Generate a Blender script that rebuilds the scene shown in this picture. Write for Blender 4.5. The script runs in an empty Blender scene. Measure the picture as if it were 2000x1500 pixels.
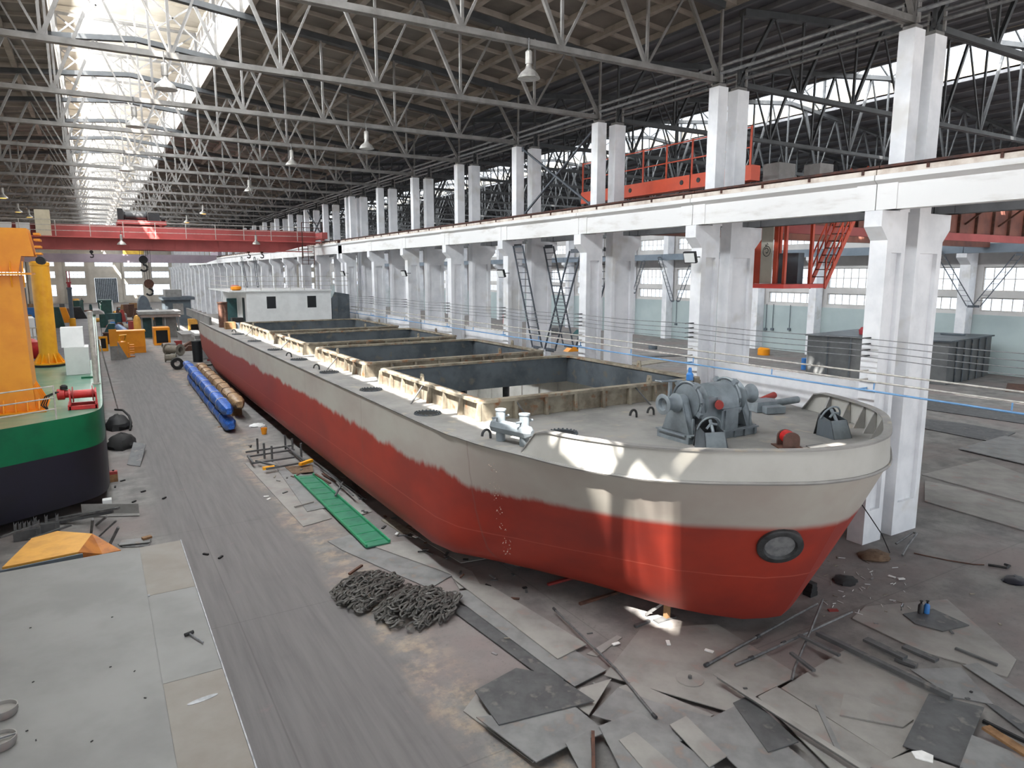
WORLD, SUN, EXPO, MON_A, MON_B, LF, RF = 1.85, 50.0, 0.2, 14.5, 13.0, 2.4, .7
import bpy, bmesh, math, random
from mathutils import Vector, Matrix
rnd = random.Random(7)
S = bpy.context.scene
COL = S.collection
pi = math.pi
# ---------------------------------------------------------------- camera (a drone hovering at 7 m)
FPX, H = 1357.0, 7.0
PITCH, YAW = math.radians(9.044), math.radians(30.827)
cam_d = bpy.data.cameras.new('camera'); cam = bpy.data.objects.new('camera', cam_d); COL.objects.link(cam)
cam_d.sensor_width = 36; cam_d.lens = FPX/2000*36; cam_d.clip_end = 600; cam_d.clip_start = .1
cam.location = (0, 0, H); cam.rotation_euler = (pi/2-PITCH, 0, -YAW)
S.camera = cam
_cy, _sy, _cp, _sp = math.cos(YAW), math.sin(YAW), math.cos(PITCH), math.sin(PITCH)
def F(px, py, z=0.0):
    "point of the level z on the sight line measured at (px, py) on the photograph"
    a, b = (px-1000)/FPX, -(py-750)/FPX
    d = (_cp*_sy+a*_cy+b*_sp*_sy, _cp*_cy-a*_sy+b*_sp*_cy, -_sp+b*_cp)
    t = (z-H)/d[2]
    return Vector((d[0]*t, d[1]*t, z))
# ---------------------------------------------------------------- mesh builder
class G:
    def __init__(s): s.v = []; s.f = []; s.m = []; s.cur = 0
    def add(s, vs, fs):
        b = len(s.v); s.v += [tuple(v) for v in vs]
        for f in fs: s.f.append([b+i for i in f]); s.m.append(s.cur)
        return s
    def hexa(s, p):
        return s.add(p, [(3,2,1,0),(4,5,6,7),(0,1,5,4),(1,2,6,5),(2,3,7,6),(3,0,4,7)])
    def box(s, x0, x1, y0, y1, z0, z1):
        return s.hexa([(x0,y0,z0),(x1,y0,z0),(x1,y1,z0),(x0,y1,z0),(x0,y0,z1),(x1,y0,z1),(x1,y1,z1),(x0,y1,z1)])
    def cbox(s, c, d, rz=0, rx=0, ry=0):
        M = Matrix.Translation(c) @ Matrix.Rotation(rz,4,'Z') @ Matrix.Rotation(ry,4,'Y') @ Matrix.Rotation(rx,4,'X')
        x, y, z = d[0]/2, d[1]/2, d[2]/2
        return s.hexa([M @ Vector(q) for q in [(-x,-y,-z),(x,-y,-z),(x,y,-z),(-x,y,-z),(-x,-y,z),(x,-y,z),(x,y,z),(-x,y,z)]])
    def frame(s, p, q, up=(0,0,1)):
        p, q = Vector(p), Vector(q); d = (q-p).normalized(); up = Vector(up)
        if abs(d.dot(up)) > .98: up = Vector((1,0,0)) if abs(d.x) < .9 else Vector((0,1,0))
        a = d.cross(up).normalized(); return p, q, a, a.cross(d).normalized()
    def bar(s, p, q, w, h=None, up=(0,0,1)):
        h = w if h is None else h
        p, q, a, b = s.frame(p, q, up); a = a*w/2; b = b*h/2
        return s.hexa([p-a-b, p+a-b, p+a+b, p-a+b, q-a-b, q+a-b, q+a+b, q-a+b])
    def tube(s, p, q, r, n=8, r2=None, caps=True, hole=0):
        r2 = r if r2 is None else r2
        p, q, a, b = s.frame(p, q); vs = []
        cs = [(math.cos(2*pi*i/n), math.sin(2*pi*i/n)) for i in range(n)]
        vs = [p+(a*c+b*e)*r for c, e in cs]+[q+(a*c+b*e)*r2 for c, e in cs]
        fs = [(i,(i+1)%n,n+(i+1)%n,n+i) for i in range(n)]
        if caps and not hole: fs += [tuple(range(n-1,-1,-1)), tuple(range(n,2*n))]
        if hole:
            vs += [p+(a*c+b*e)*hole for c, e in cs]+[q+(a*c+b*e)*hole for c, e in cs]
            fs += [(2*n+(i+1)%n,2*n+i,3*n+i,3*n+(i+1)%n) for i in range(n)]
            fs += [((i+1)%n,i,2*n+i,2*n+(i+1)%n) for i in range(n)]+[(n+i,n+(i+1)%n,3*n+(i+1)%n,3*n+i) for i in range(n)]
        return s.add(vs, fs)
    def path(s, pts, r, n=6, closed=False):
        pts = [Vector(p) for p in pts]; k = len(pts); vs = []; up = Vector((.013,.021,1))
        for i, p in enumerate(pts):
            d = (pts[(i+1)%k]-pts[i-1]) if closed else (pts[min(i+1,k-1)]-pts[max(i-1,0)])
            d.normalize(); a = d.cross(up)
            if a.length < .05: a = d.cross(Vector((1,0,0)))
            a.normalize(); b = a.cross(d)
            vs += [p+(a*math.cos(2*pi*j/n)+b*math.sin(2*pi*j/n))*r for j in range(n)]
        fs = []
        for i in range(k if closed else k-1):
            o, t = i*n, ((i+1)%k)*n
            fs += [(o+j,o+(j+1)%n,t+(j+1)%n,t+j) for j in range(n)]
        if not closed: fs += [tuple(range(n-1,-1,-1)), tuple(range((k-1)*n,k*n))]
        return s.add(vs, fs)
    def lathe(s, c, prof, n=16, axis=(0,0,1)):
        "prof: (radius, along)"
        c = Vector(c); d = Vector(axis).normalized(); up = Vector((0,0,1)) if abs(d.z) < .9 else Vector((1,0,0))
        a = d.cross(up).normalized(); b = a.cross(d); vs = []
        for r, t in prof: vs += [c+d*t+(a*math.cos(2*pi*i/n)+b*math.sin(2*pi*i/n))*r for i in range(n)]
        fs = []
        for k in range(len(prof)-1):
            o = k*n; fs += [(o+i,o+(i+1)%n,o+n+(i+1)%n,o+n+i) for i in range(n)]
        if prof[0][0] > 1e-4: fs.append(tuple(range(n-1,-1,-1)))
        if prof[-1][0] > 1e-4: fs.append(tuple(range((len(prof)-1)*n, len(prof)*n)))
        return s.add(vs, fs)
    def prism(s, pts, t, n=None):
        "polygon (3-D points) pushed along the vector t"
        pts = [Vector(p) for p in pts]; t = Vector(t); k = len(pts)
        return s.add(pts+[p+t for p in pts], [tuple(range(k-1,-1,-1)), tuple(range(k,2*k))]+[(i,(i+1)%k,k+(i+1)%k,k+i) for i in range(k)])
    def done(s, name, mat, parent=None, org=None, smooth=False, local=False):
        me = bpy.data.meshes.new(name); o = bpy.data.objects.new(name, me); COL.objects.link(o)
        off = Vector((0,0,0))
        if parent is not None:
            o.parent = parent
            if not local:
                q = parent
                while q is not None: off += q.location; q = q.parent
        elif not local:
            if org is None:
                lo = [min(v[i] for v in s.v) for i in range(3)]; hi = [max(v[i] for v in s.v) for i in range(3)]
                org = ((lo[0]+hi[0])/2, (lo[1]+hi[1])/2, lo[2])
            off = Vector(org); o.location = off
        me.from_pydata([(v[0]-off.x, v[1]-off.y, v[2]-off.z) for v in s.v], [], s.f)
        for m in (mat if isinstance(mat, (list, tuple)) else [mat]): me.materials.append(m)
        me.polygons.foreach_set('material_index', s.m)
        bm = bmesh.new(); bm.from_mesh(me); bmesh.ops.recalc_face_normals(bm, faces=bm.faces); bm.to_mesh(me); bm.free()
        if smooth:
            me.polygons.foreach_set('use_smooth', [True]*len(me.polygons)); me.set_sharp_from_angle(angle=math.radians(38))
        me.update(); return o
def tag(o, label=None, cat=None, group=None, kind='thing'):
    if label: o['label'] = label
    if cat: o['category'] = cat
    if group: o['group'] = group
    if kind: o['kind'] = kind
    return o
def thing(name, label, cat, loc=(0,0,0), group=None, rz=0, kind='thing'):
    o = bpy.data.objects.new(name, None); COL.objects.link(o); o.empty_display_size = .2
    o.location = loc; o.rotation_euler = (0,0,rz)
    return tag(o, label, cat, group, kind)
def struct(o): o['kind'] = 'structure'; return o
def copy_tree(o, parent=None):
    c = o.copy(); COL.objects.link(c)
    if parent is not None: c.parent = parent
    for ch in list(o.children): copy_tree(ch, c)
    return c
def dup(root, loc, label, rz=None, group=None):
    c = copy_tree(root); c.location = loc; c['label'] = label
    if rz is not None: c.rotation_euler = (0,0,rz)
    if group: c['group'] = group
    return c
ORD = ['first','second','third','fourth','fifth','sixth','seventh','eighth','ninth','tenth','eleventh','twelfth','thirteenth','fourteenth','fifteenth',
 'sixteenth','seventeenth','eighteenth','nineteenth','twentieth']
ORD += ['twenty-'+o for o in ORD[:9]]+['thirtieth']+['thirty-'+o for o in ORD[:9]]
# ---------------------------------------------------------------- materials
def lin(c):
    return tuple(((x/255)/12.92 if x/255 <= .04045 else ((x/255+.055)/1.055)**2.4) for x in c)+(1,)
class NT:
    def __init__(s, name):
        s.m = bpy.data.materials.new(name); s.m.use_nodes = True; s.t = s.m.node_tree; s.b = s.t.nodes['Principled BSDF']
    def n(s, typ, **kw):
        x = s.t.nodes.new(typ)
        for k, v in kw.items(): setattr(x, k, v)
        return x
    def l(s, a, b): s.t.links.new(a, b)
    def setv(s, sock, v):
        if isinstance(v, bpy.types.NodeSocket): s.l(v, sock)
        else: sock.default_value = v
    def noise(s, vec, scale, detail=4, rough=.55, dist=0):
        x = s.n('ShaderNodeTexNoise'); s.l(vec, x.inputs['Vector']); x.inputs['Scale'].default_value = scale
        x.inputs['Detail'].default_value = detail; x.inputs['Roughness'].default_value = rough; x.inputs['Distortion'].default_value = dist
        return x.outputs['Fac']
    def ramp(s, fac, lo, hi):
        x = s.n('ShaderNodeMapRange'); x.interpolation_type = 'SMOOTHSTEP'
        s.setv(x.inputs[0], fac); x.inputs[1].default_value = lo; x.inputs[2].default_value = hi
        return x.outputs[0]
    def mix(s, fac, a, b, mode='MIX'):
        x = s.n('ShaderNodeMix', data_type='RGBA', blend_type=mode)
        s.setv(x.inputs[0], fac); s.setv(x.inputs[6], a); s.setv(x.inputs[7], b); return x.outputs[2]
    def math(s, op, a, b=0.0):
        x = s.n('ShaderNodeMath', operation=op); s.setv(x.inputs[0], a); s.setv(x.inputs[1], b); return x.outputs[0]
    def coord(s, kind='Object'): return s.n('ShaderNodeTexCoord').outputs[kind]
    def pos(s): return s.n('ShaderNodeNewGeometry').outputs['Position']
    def sep(s, v):
        x = s.n('ShaderNodeSeparateXYZ'); s.l(v, x.inputs[0]); return x.outputs
    def scale(s, v, k):
        x = s.n('ShaderNodeVectorMath', operation='MULTIPLY'); s.l(v, x.inputs[0]); x.inputs[1].default_value = k; return x.outputs[0]
    def out(s, col, rough=.6, metal=0, bump=None, bstr=.2, bdist=.02):
        s.setv(s.b.inputs['Base Color'], col); s.setv(s.b.inputs['Roughness'], rough); s.setv(s.b.inputs['Metallic'], metal)
        if bump is not None:
            x = s.n('ShaderNodeBump'); x.inputs['Strength'].default_value = bstr; x.inputs['Distance'].default_value = bdist
            s.l(bump, x.inputs['Height']); s.l(x.outputs[0], s.b.inputs['Normal'])
        return s.m
def M(name, c1, c2=None, scale=2.0, rough=.6, metal=0, lo=.35, hi=.7, bump=0, detail=5, world=False, c3=None, s3=9):
    t = NT(name)
    if c2 is None: return t.out(lin(c1), rough, metal)
    v = t.pos() if world else t.coord()
    n = t.noise(v, scale, detail, .6); c = t.mix(t.ramp(n, lo, hi), lin(c1), lin(c2))
    if c3: c = t.mix(t.ramp(t.noise(v, s3, 3), .56, .72), c, lin(c3))
    return t.out(c, rough, metal, n if bump else None, bump or .1)
MT = {}
MT['white_paint'] = M('white_wall_paint', (234,235,238), (216,218,222), 1.1, .7, world=True, c3=(210,209,207), s3=.8)
def beam_mat():
    t = NT('white_beam_paint'); p = t.pos(); z = t.sep(p)[2]
    n = t.noise(t.scale(p, (1,.35,1.6)), 1.4, 6, .65)
    c = t.mix(t.ramp(n, .5, .75), lin((230,230,230)), lin((204,201,197)))
    return t.out(c, .75)
MT['beam'] = beam_mat()
MT['rail_rust'] = M('rusty_rail_steel', (92,58,48), (60,44,42), 5, .7, .3, world=True)
MT['cream'] = M('cream_paint', (222,214,204), (186,170,158), 2.5, .7, world=True)
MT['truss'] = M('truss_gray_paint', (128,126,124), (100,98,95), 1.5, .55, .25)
MT['trussB'] = M('truss_dark_shade_paint', (70,72,74), (54,56,58), 1.5, .6, .2)  # shade put into the color of the next bay's trusses; dark top chords share it
MT['roof'] = M('roof_slab_concrete', (112,106,100), (90,86,82), .5, .9, world=True)
MT['roof_rib'] = M('roof_slab_rib_concrete', (150,142,134), (124,117,110), .8, .9, world=True)
MT['roofB'] = M('dark_roof_sheet', (84,86,92), (66,68,74), .5, .9, world=True)
MT['monitor'] = M('monitor_sheet_cream', (176,168,154), (156,148,136), .6, .8, world=True)
MT['dado'] = M('pale_green_gray_wall_paint', (176,190,190), (164,178,180), .3, .8, world=True)
MT['wallup'] = M('upper_wall_plaster', (206,204,202), (188,186,184), .4, .85, world=True)
MT['far_wall'] = M('far_wall_plaster', (206,200,190), (188,182,172), .4, .85, world=True)
MT['deck'] = M('gray_deck_primer', (150,148,145), (122,121,120), .9, .65, .1, .35, .72, .15, world=True, c3=(160,152,140), s3=2.2)
MT['dsteel'] = M('bare_dark_steel', (92,99,105), (66,73,79), 1.2, .5, .25, world=True, c3=(104,100,94), s3=3)
MT['coam'] = M('coaming_primer', (150,142,126), (106,96,82), 2.2, .7, .05, world=True, c3=(132,92,62), s3=4)
MT['winch'] = M('blue_gray_machine_paint', (130,139,145), (110,117,123), 3, .45, .1)
MT['winchd'] = M('worn_machine_steel', (70,72,74), (50,50,52), 6, .5, .4)
MT['plate'] = M('mill_scale_plate', (140,140,140), (112,112,113), 1.6, .62, .25, .3, .75, .1, c3=(138,126,120), s3=3)
MT['plate2'] = M('dark_mill_scale_plate', (100,101,102), (78,79,81), 2.2, .6, .3, .3, .7, .1, c3=(120,116,113), s3=4)
MT['plate3'] = M('dusty_plate', (154,151,147), (126,123,121), 1.1, .7, .15, .3, .75, .1, c3=(146,130,126), s3=2)
MT['steel'] = M('scrap_steel', (118,118,118), (84,84,86), 5, .5, .45)
MT['dark'] = M('black_scrap', (30,30,32), (20,20,22), 5, .7)
MT['rust'] = M('rust', (98,66,52), (70,50,43), 6, .85)
MT['orange'] = M('orange_paint', (240,156,24), (228,140,18), 1.2, .42)
MT['yellow'] = M('yellow_paint', (246,176,34), (232,156,26), 2, .45)
MT['yplate'] = M('dusty_yellow_paint', (222,164,72), (200,146,64), 2.2, .6)
MT['sky_pipe'] = M('light_blue_pipe_paint', (112,164,212), (96,146,196), 3, .45)
MT['dark_beam'] = M('dark_gray_beam', (84,84,86), (66,66,68), 1, .7, world=True)  # whole far-row beam is one dark gray, not only its soffit
MT['brown'] = M('brown_rope', (120,98,78), (92,72,56), 7, .9)
MT['cheek'] = M('brown_primer', (92,66,60), (70,50,46), 4, .6)
MT['red'] = M('red_paint', (196,32,30), (164,24,26), 3, .4)
MT['redoxide'] = M('red_oxide_paint', (158,58,52), (134,48,46), .8, .65, world=True)
MT['crane_red'] = M('crane_red_paint', (172,84,82), (150,72,70), .7, .6, world=True)
MT['crane_orange'] = M('crane_orange_paint', (214,84,52), (188,70,46), .8, .5, world=True)
MT['girder_brown'] = M('girder_rust_red_paint', (134,84,70), (106,66,58), 1.0, .6, world=True)
MT['green_deck'] = M('green_deck_paint', (84,138,116), (126,152,132), 1.6, .3, world=True)
MT['green'] = M('green_hull_paint', (0,108,70), (2,92,62), 1.1, .35, world=True)
MT['navy'] = M('navy_hull_paint', (27,27,42), (21,22,30), .8, .45, world=True)
MT['cabinet'] = M('white_enamel', (226,228,228), (214,216,216), 1.5, .45)
MT['railm'] = M('pale_rail_paint', (196,192,186), (164,160,154), 6, .5, .2)
MT['blue_wrap'] = None
MT['teal'] = M('teal_paint', (38,78,80), (28,58,62), 2, .5)
MT['tgreen'] = M('dark_green_tarp', (34,70,64), (26,54,50), 2.5, .6)
MT['slate'] = M('slate_gray_paint', (92,102,110), (78,86,94), 1.4, .6)
MT['graybox'] = M('gray_box_paint', (150,148,146), (128,126,124), 2, .7)
MT['black'] = M('black_plastic', (34,36,40), (26,28,30), 3, .55)
MT['rubber'] = M('black_rubber', (26,26,27), (18,18,18), 6, .75)
MT['galv'] = M('galvanised_steel', (150,152,154), (122,124,128), 8, .42, .5)
MT['blue'] = M('blue_paint', (52,120,190), (44,104,168), 3, .45)
MT['wood'] = M('raw_timber', (142,108,74), (110,80,52), 5, .8)
MT['cement'] = M('cement', (150,144,132), (124,118,108), 4, .9)
MT['paper'] = M('white_paper', (232,232,230), (214,214,212), 6, .8)
MT['pink'] = M('red_primer', (176,62,70), (140,50,54), 4, .6)
MT['glassdark'] = M('dark_window_opening', (24,28,32), (18,21,24), 2, .25)
MT['lamp_shell'] = M('lamp_aluminium', (176,174,170), (148,146,142), 6, .4, .4)
MT['chain'] = M('forged_chain_steel', (112,110,106), (80,79,77), 12, .55, .25)
MT['pont'] = M('pontoon_primer', (136,135,134), (122,121,120), .7, .66, .05, .3, .7, .05, world=True)
MT['pont2'] = M('pontoon_warm_primer', (134,129,123), (124,116,108), 1.1, .62, .08, .3, .7, .05, world=True)
def emis(name, c, s):
    t = NT(name); t.b.inputs['Emission Color'].default_value = lin(c); t.b.inputs['Emission Strength'].default_value = s
    return t.out(lin(c), .5)
MT['bulb'] = emis('warm_bulb', (255,190,90), 2.2)
def pane_mat():
    t = NT('frosted_window_glass'); tr = t.n('ShaderNodeBsdfTransparent'); tl = t.n('ShaderNodeBsdfTranslucent'); mx = t.n('ShaderNodeMixShader')
    tr.inputs[0].default_value = (.97,.98,1,1); tl.inputs[0].default_value = (.95,.96,.96,1); mx.inputs[0].default_value = .12
    t.l(tr.outputs[0], mx.inputs[1]); t.l(tl.outputs[0], mx.inputs[2])
    t.l(mx.outputs[0], t.t.nodes['Material Output'].inputs['Surface']); t.t.nodes.remove(t.b); return t.m
MT['pane'] = pane_mat()
def wrap_mat(name, a, b, c):
    t = NT(name); v = t.coord()
    w = t.n('ShaderNodeTexVoronoi', feature='DISTANCE_TO_EDGE'); t.l(t.scale(v, (1,1,1)), w.inputs['Vector']); w.inputs['Scale'].default_value = 7
    n = t.noise(v, 5, 5, .6, .8)
    col = t.mix(t.ramp(n, .38, .62), lin(a), lin(b)); col = t.mix(t.ramp(t.noise(v, 13, 3, .6, 1.5), .58, .68), col, lin(c))
    return t.out(col, .4, 0, n, .6, .05)
MT['blue_wrap'] = wrap_mat('blue_plastic_wrap', (38,104,196), (20,70,150), (140,176,220))
MT['tan_wrap'] = wrap_mat('tan_wrapping', (172,142,104), (128,98,72), (214,196,168))
def hull_mat():
    t = NT('two_tone_hull_paint'); p = t.pos(); x, y, z = t.sep(p)
    n1 = t.noise(t.scale(p, (.8,.8,.2)), 1.1, 3, .6); n2 = t.noise(t.scale(p, (1,1,.25)), 7, 3, .6)
    edge = t.math('ADD', z, t.math('ADD', t.math('MULTIPLY', t.math('SUBTRACT', n1, .5), .55), t.math('MULTIPLY', t.math('SUBTRACT', n2, .5), .22)))
    bow = t.ramp(y, 12.0, 9.6)     # the line is masked straight round the bow
    e2 = t.n('ShaderNodeMix', data_type='FLOAT'); t.l(bow, e2.inputs[0]); t.l(edge, e2.inputs[2]); t.l(t.math('ADD', z, t.math('MULTIPLY', t.math('SUBTRACT', n1, .5), .06)), e2.inputs[3])
    f = t.ramp(e2.outputs[0], 2.54, 2.72)
    n3 = t.noise(t.scale(p, (.5,.25,.5)), 1.2, 4, .6)
    red = t.mix(t.ramp(n3, .35, .65), lin((160,52,36)), lin((136,46,36)))
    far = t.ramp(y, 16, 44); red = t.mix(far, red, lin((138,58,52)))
    gray = t.mix(t.ramp(n3, .3, .7), lin((176,173,164)), lin((164,154,146)))
    c = t.mix(f, red, gray)
    for q in (12.6, 19.0, 25.2, 31.6, 38.0):   # butt welds of the shell plates
        d = t.math('ABSOLUTE', t.math('SUBTRACT', y, q)); c = t.mix(t.math('MULTIPLY', t.ramp(d, .035, .0), .35), c, lin((110,90,82)))
    d = t.math('ABSOLUTE', t.math('SUBTRACT', z, 1.5)); c = t.mix(t.math('MULTIPLY', t.ramp(d, .02, .0), .3), c, lin((214,120,100)))
    return t.out(c, .55, 0, n3, .04)
MT['hull'] = hull_mat()
def floor_mat():
    t = NT('workshop_floor_concrete'); p = t.pos(); x, y, z = t.sep(p)
    big = t.noise(p, .22, 5, .6); mid = t.noise(p, 1.3, 6, .65); fine = t.noise(p, 11, 4, .7)
    c = t.mix(t.ramp(mid, .3, .72), lin((136,134,131)), lin((102,99,99)))
    c = t.mix(t.ramp(big, .42, .66), c, lin((127,116,114)))
    c = t.mix(t.math('MULTIPLY', t.ramp(fine, .55, .75), .5), c, lin((80,77,77)))
    w = t.math('ADD', x, t.math('MULTIPLY', t.math('SUBTRACT', big, .5), 1.6))
    lane = t.math('MULTIPLY', t.ramp(w, .6, 1.4), t.ramp(w, 4.5, 3.9))
    st = t.noise(t.scale(p, (2.5,.12,1)), 3, 4, .6)
    lc = t.mix(t.ramp(st, .2, .9), lin((118,115,114)), lin((98,95,95))); lc = t.mix(t.ramp(mid, .62, .8), lc, lin((135,116,116)))
    c = t.mix(lane, c, lc)
    dust = t.math('MULTIPLY', t.ramp(w, 3.9, 4.5), t.ramp(w, 5.6, 4.8)); dn = t.noise(p, 2.2, 5, .7)
    c = t.mix(t.math('MULTIPLY', dust, t.math('MULTIPLY', t.ramp(dn, .42, .7), .55)), c, lin((185,163,138)))
    c = t.mix(t.math('MULTIPLY', t.ramp(t.noise(p, .7, 4, .6), .58, .8), .5), c, lin((86,83,83)))
    for ax, per in ((x, 6.0), (y, 6.06)):
        fr = t.math('ABSOLUTE', t.math('SUBTRACT', t.math('FRACT', t.math('DIVIDE', t.math('ADD', ax, 1.0), per)), .5))
        c = t.mix(t.math('MULTIPLY', t.ramp(fr, .003, .0012), .3), c, lin((69,66,66)))
    return t.out(c, .82, 0, mid, .25, .03)
MT['floor'] = floor_mat()
# ================================================================ the hall
P0, DY = 10.34, 6.06
YS = [P0+DY*n for n in range(8)]+[53.7, 59.85]+[59.85+DY*k for k in range(1, 23)]
YT = YS[:8]+[59.3]+[59.85+DY*k for k in range(1, 23)]         # truss lines
YEND = 195.0
struct(G().box(-46,60,-30,200,-.3,0).done('floor', MT['floor']))
# ---- end wall with windows and a blue door
def wall_grid(name, mat, axis, at, thick, u0, u1, z0, z1, holes):
    "wall on the plane axis=at, with rectangular openings (u0,u1,z0,z1)"
    g = G(); us = sorted({u0,u1,*[h[0] for h in holes],*[h[1] for h in holes]}); zs = sorted({z0,z1,*[h[2] for h in holes],*[h[3] for h in holes]})
    for a, b in zip(us, us[1:]):
        run = None
        for c, d in list(zip(zs, zs[1:]))+[(None,None)]:
            solid = c is not None and not any(h[0] <= a+1e-6 and b <= h[1]+1e-6 and h[2] <= c+1e-6 and d <= h[3]+1e-6 for h in holes)
            if solid: run = (run[0] if run else c, d)
            elif run:
                if axis == 'x': g.box(at, at+thick, a, b, *run)
                else: g.box(a, b, at, at+thick, *run)
                run = None
    return struct(g.done(name, mat))
WN = [0]
def window(axis, at, u0, u1, z0, z1, nu, nz, bar=.05):
    "frame with glazing bars and one pane"
    WN[0] += 1; g = G(); w = .07
    def bx(a, b, c, d, t):
        if axis == 'x': g.box(at-t, at+t, a, b, c, d)
        else: g.box(a, b, at-t, at+t, c, d)
    bx(u0,u0+w,z0,z1,.05); bx(u1-w,u1,z0,z1,.05); bx(u0+w,u1-w,z0,z0+w,.05); bx(u0+w,u1-w,z1-w,z1,.05)
    for i in range(1,nu): u = u0+(u1-u0)*i/nu; bx(u-bar/2,u+bar/2,z0+w,z1-w,.03)
    for i in range(1,nz): z = z0+(z1-z0)*i/nz; bx(u0+w,u1-w,z-bar/2,z+bar/2,.035)
    o = struct(g.done('window_%d' % WN[0], MT['railm']))
    p = G(); t = .006
    if axis == 'x': p.box(at-t,at+t,u0+w,u1-w,z0+w,z1-w)
    else: p.box(u0+w,u1-w,at-t,at+t,z0+w,z1-w)
    p.done('pane', MT['pane'], o)
holes = []
for k in range(-2, 4):
    c = -3.4+5.95*k+(.1 if k > 1 else 0)
    rows = [(8.6,9.9)] if k == 1 else [(8.6,9.9),(5.9,7.5),(1.7,4.4)]
    for a, b in rows: holes.append((c-1.95,c+1.95,a,b))
for k in range(6):
    for a, b in ((8.6,9.9),(5.9,7.5),(1.7,4.4)): holes.append((21+5.95*k-1.95, 21+5.95*k+1.95, a, b))
door_h = (.35,5.0,0,5.9)
wall_grid('wall_far', MT['far_wall'], 'y', YEND, .4, -13.2, 55, 0, 17.2, holes+[door_h])
for h in holes: window('y', YEND+.15, *h, 5, 2)
g = G()
for i in range(12): g.box(.4+.3808*i, .4+.3808*i+.37, YEND+.1, YEND+.2, .02, 5.86)
d = struct(g.done('door_1', MT['slate']))
g = G()
for k in range(-2, 4): c = -6.35+5.95*k; g.box(c-.45, c+.45, YEND-.55, YEND, 0, 12.5)
struct(g.done('trim_1', MT['far_wall']))
# left wall, only its far stretch can be seen
holes_l = [(YS_+.9,YS_+5.2,5.0,8.2) for YS_ in [P0-DY*3+DY*k for k in range(33)] if YS_+5.2 < YEND-1]
wall_grid('wall_left', MT['far_wall'], 'x', -13.2, .3, -18, YEND, 0, 15.4, holes_l)
# ---- wall on the far side of the next bay
XW = 54.0; holes = []
PIER = [26.3+DY*k for k in range(-4, 28)]
for k in range(-4, 27):
    a, b = 26.3+DY*k+.7, 26.3+DY*(k+1)-.7
    if b > YEND-2: break
    for z0, z1 in ((4.35,5.3),(5.75,7.45),(9.5,10.7)): holes.append((a,b,z0,z1))
wall_grid('wall_right', MT['wallup'], 'x', XW, .4, -4, YEND, 4.1, 15.6, holes)
struct(G().box(XW-.12,XW+.4,-4,YEND,0,4.1).done('baseboard_right', MT['dado']))
for h in holes: window('x', XW+.15, *h, 7, 1 if h[2] < 5 else 2)
# ---- low white boarded wall along the column row
for nm, a, k in (('wall_low_near',10.62,35),('wall_low_far',28.8,180)):
    g = G()
    for i in range(k): y = a+.16*i; g.box(17.5,17.55 if i % 2 else 17.53,y,y+.16,0,4.12)
    struct(g.done(nm, MT['white_paint']))
# ---- columns: two rows standing side by side
def column(near):
    s = 1 if near else -1
    X = (lambda u: 16.67+u) if near else (lambda u: 19.12-u)
    t = thing('concrete_column', 'x', 'column', (X(.4),0,0), 'columns of the near row' if near else 'columns of the far row')
    g = G(); w = .225; D = .78 if near else 1.16
    def pan(u0,u1,hw,z0,z1): a, b = sorted((X(u0),X(u1))); g.box(a,b,-hw,hw,z0,z1)
    pan(0,.2,w,0,7.5); pan(D-.16,D,w,0,7.5); pan(.2,D-.16,.12,.9,7.5); pan(.2,D-.16,w,0,.9)
    pr = [(X(0),-w,7.5),(X(D),-w,7.5),(X(D),-w,8.5),(X(-.3),-w,8.5),(X(-.3),-w,8.12),(X(0),-w,7.8)]
    g.prism(pr, (0,2*w,0)); g.done('shaft', MT['white_paint'], t)
    g = G(); a, b = sorted((X(.46),X(.88)) if near else (X(.62),X(1.13))); g.box(a,b,-.2,.2,8.5,12.74); g.done('upper_shaft', MT['white_paint'], t)
    g = G(); g.box(a+.06,b-.06,-.16,.16,12.74,12.84); g.done('bearing_plate', MT['truss'], t)
    return t
cols = {}
for near in (True, False):
    base = column(near)
    for i, y in enumerate(YS):
        c = base if i == 0 else copy_tree(base)
        c.location.y = y
        c['label'] = ('white concrete column facing the ship, %s from the right in its row' if near else 'white concrete column standing behind the ship-side row, %s from the right') % ORD[i]
        cols[near, i] = c
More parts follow.
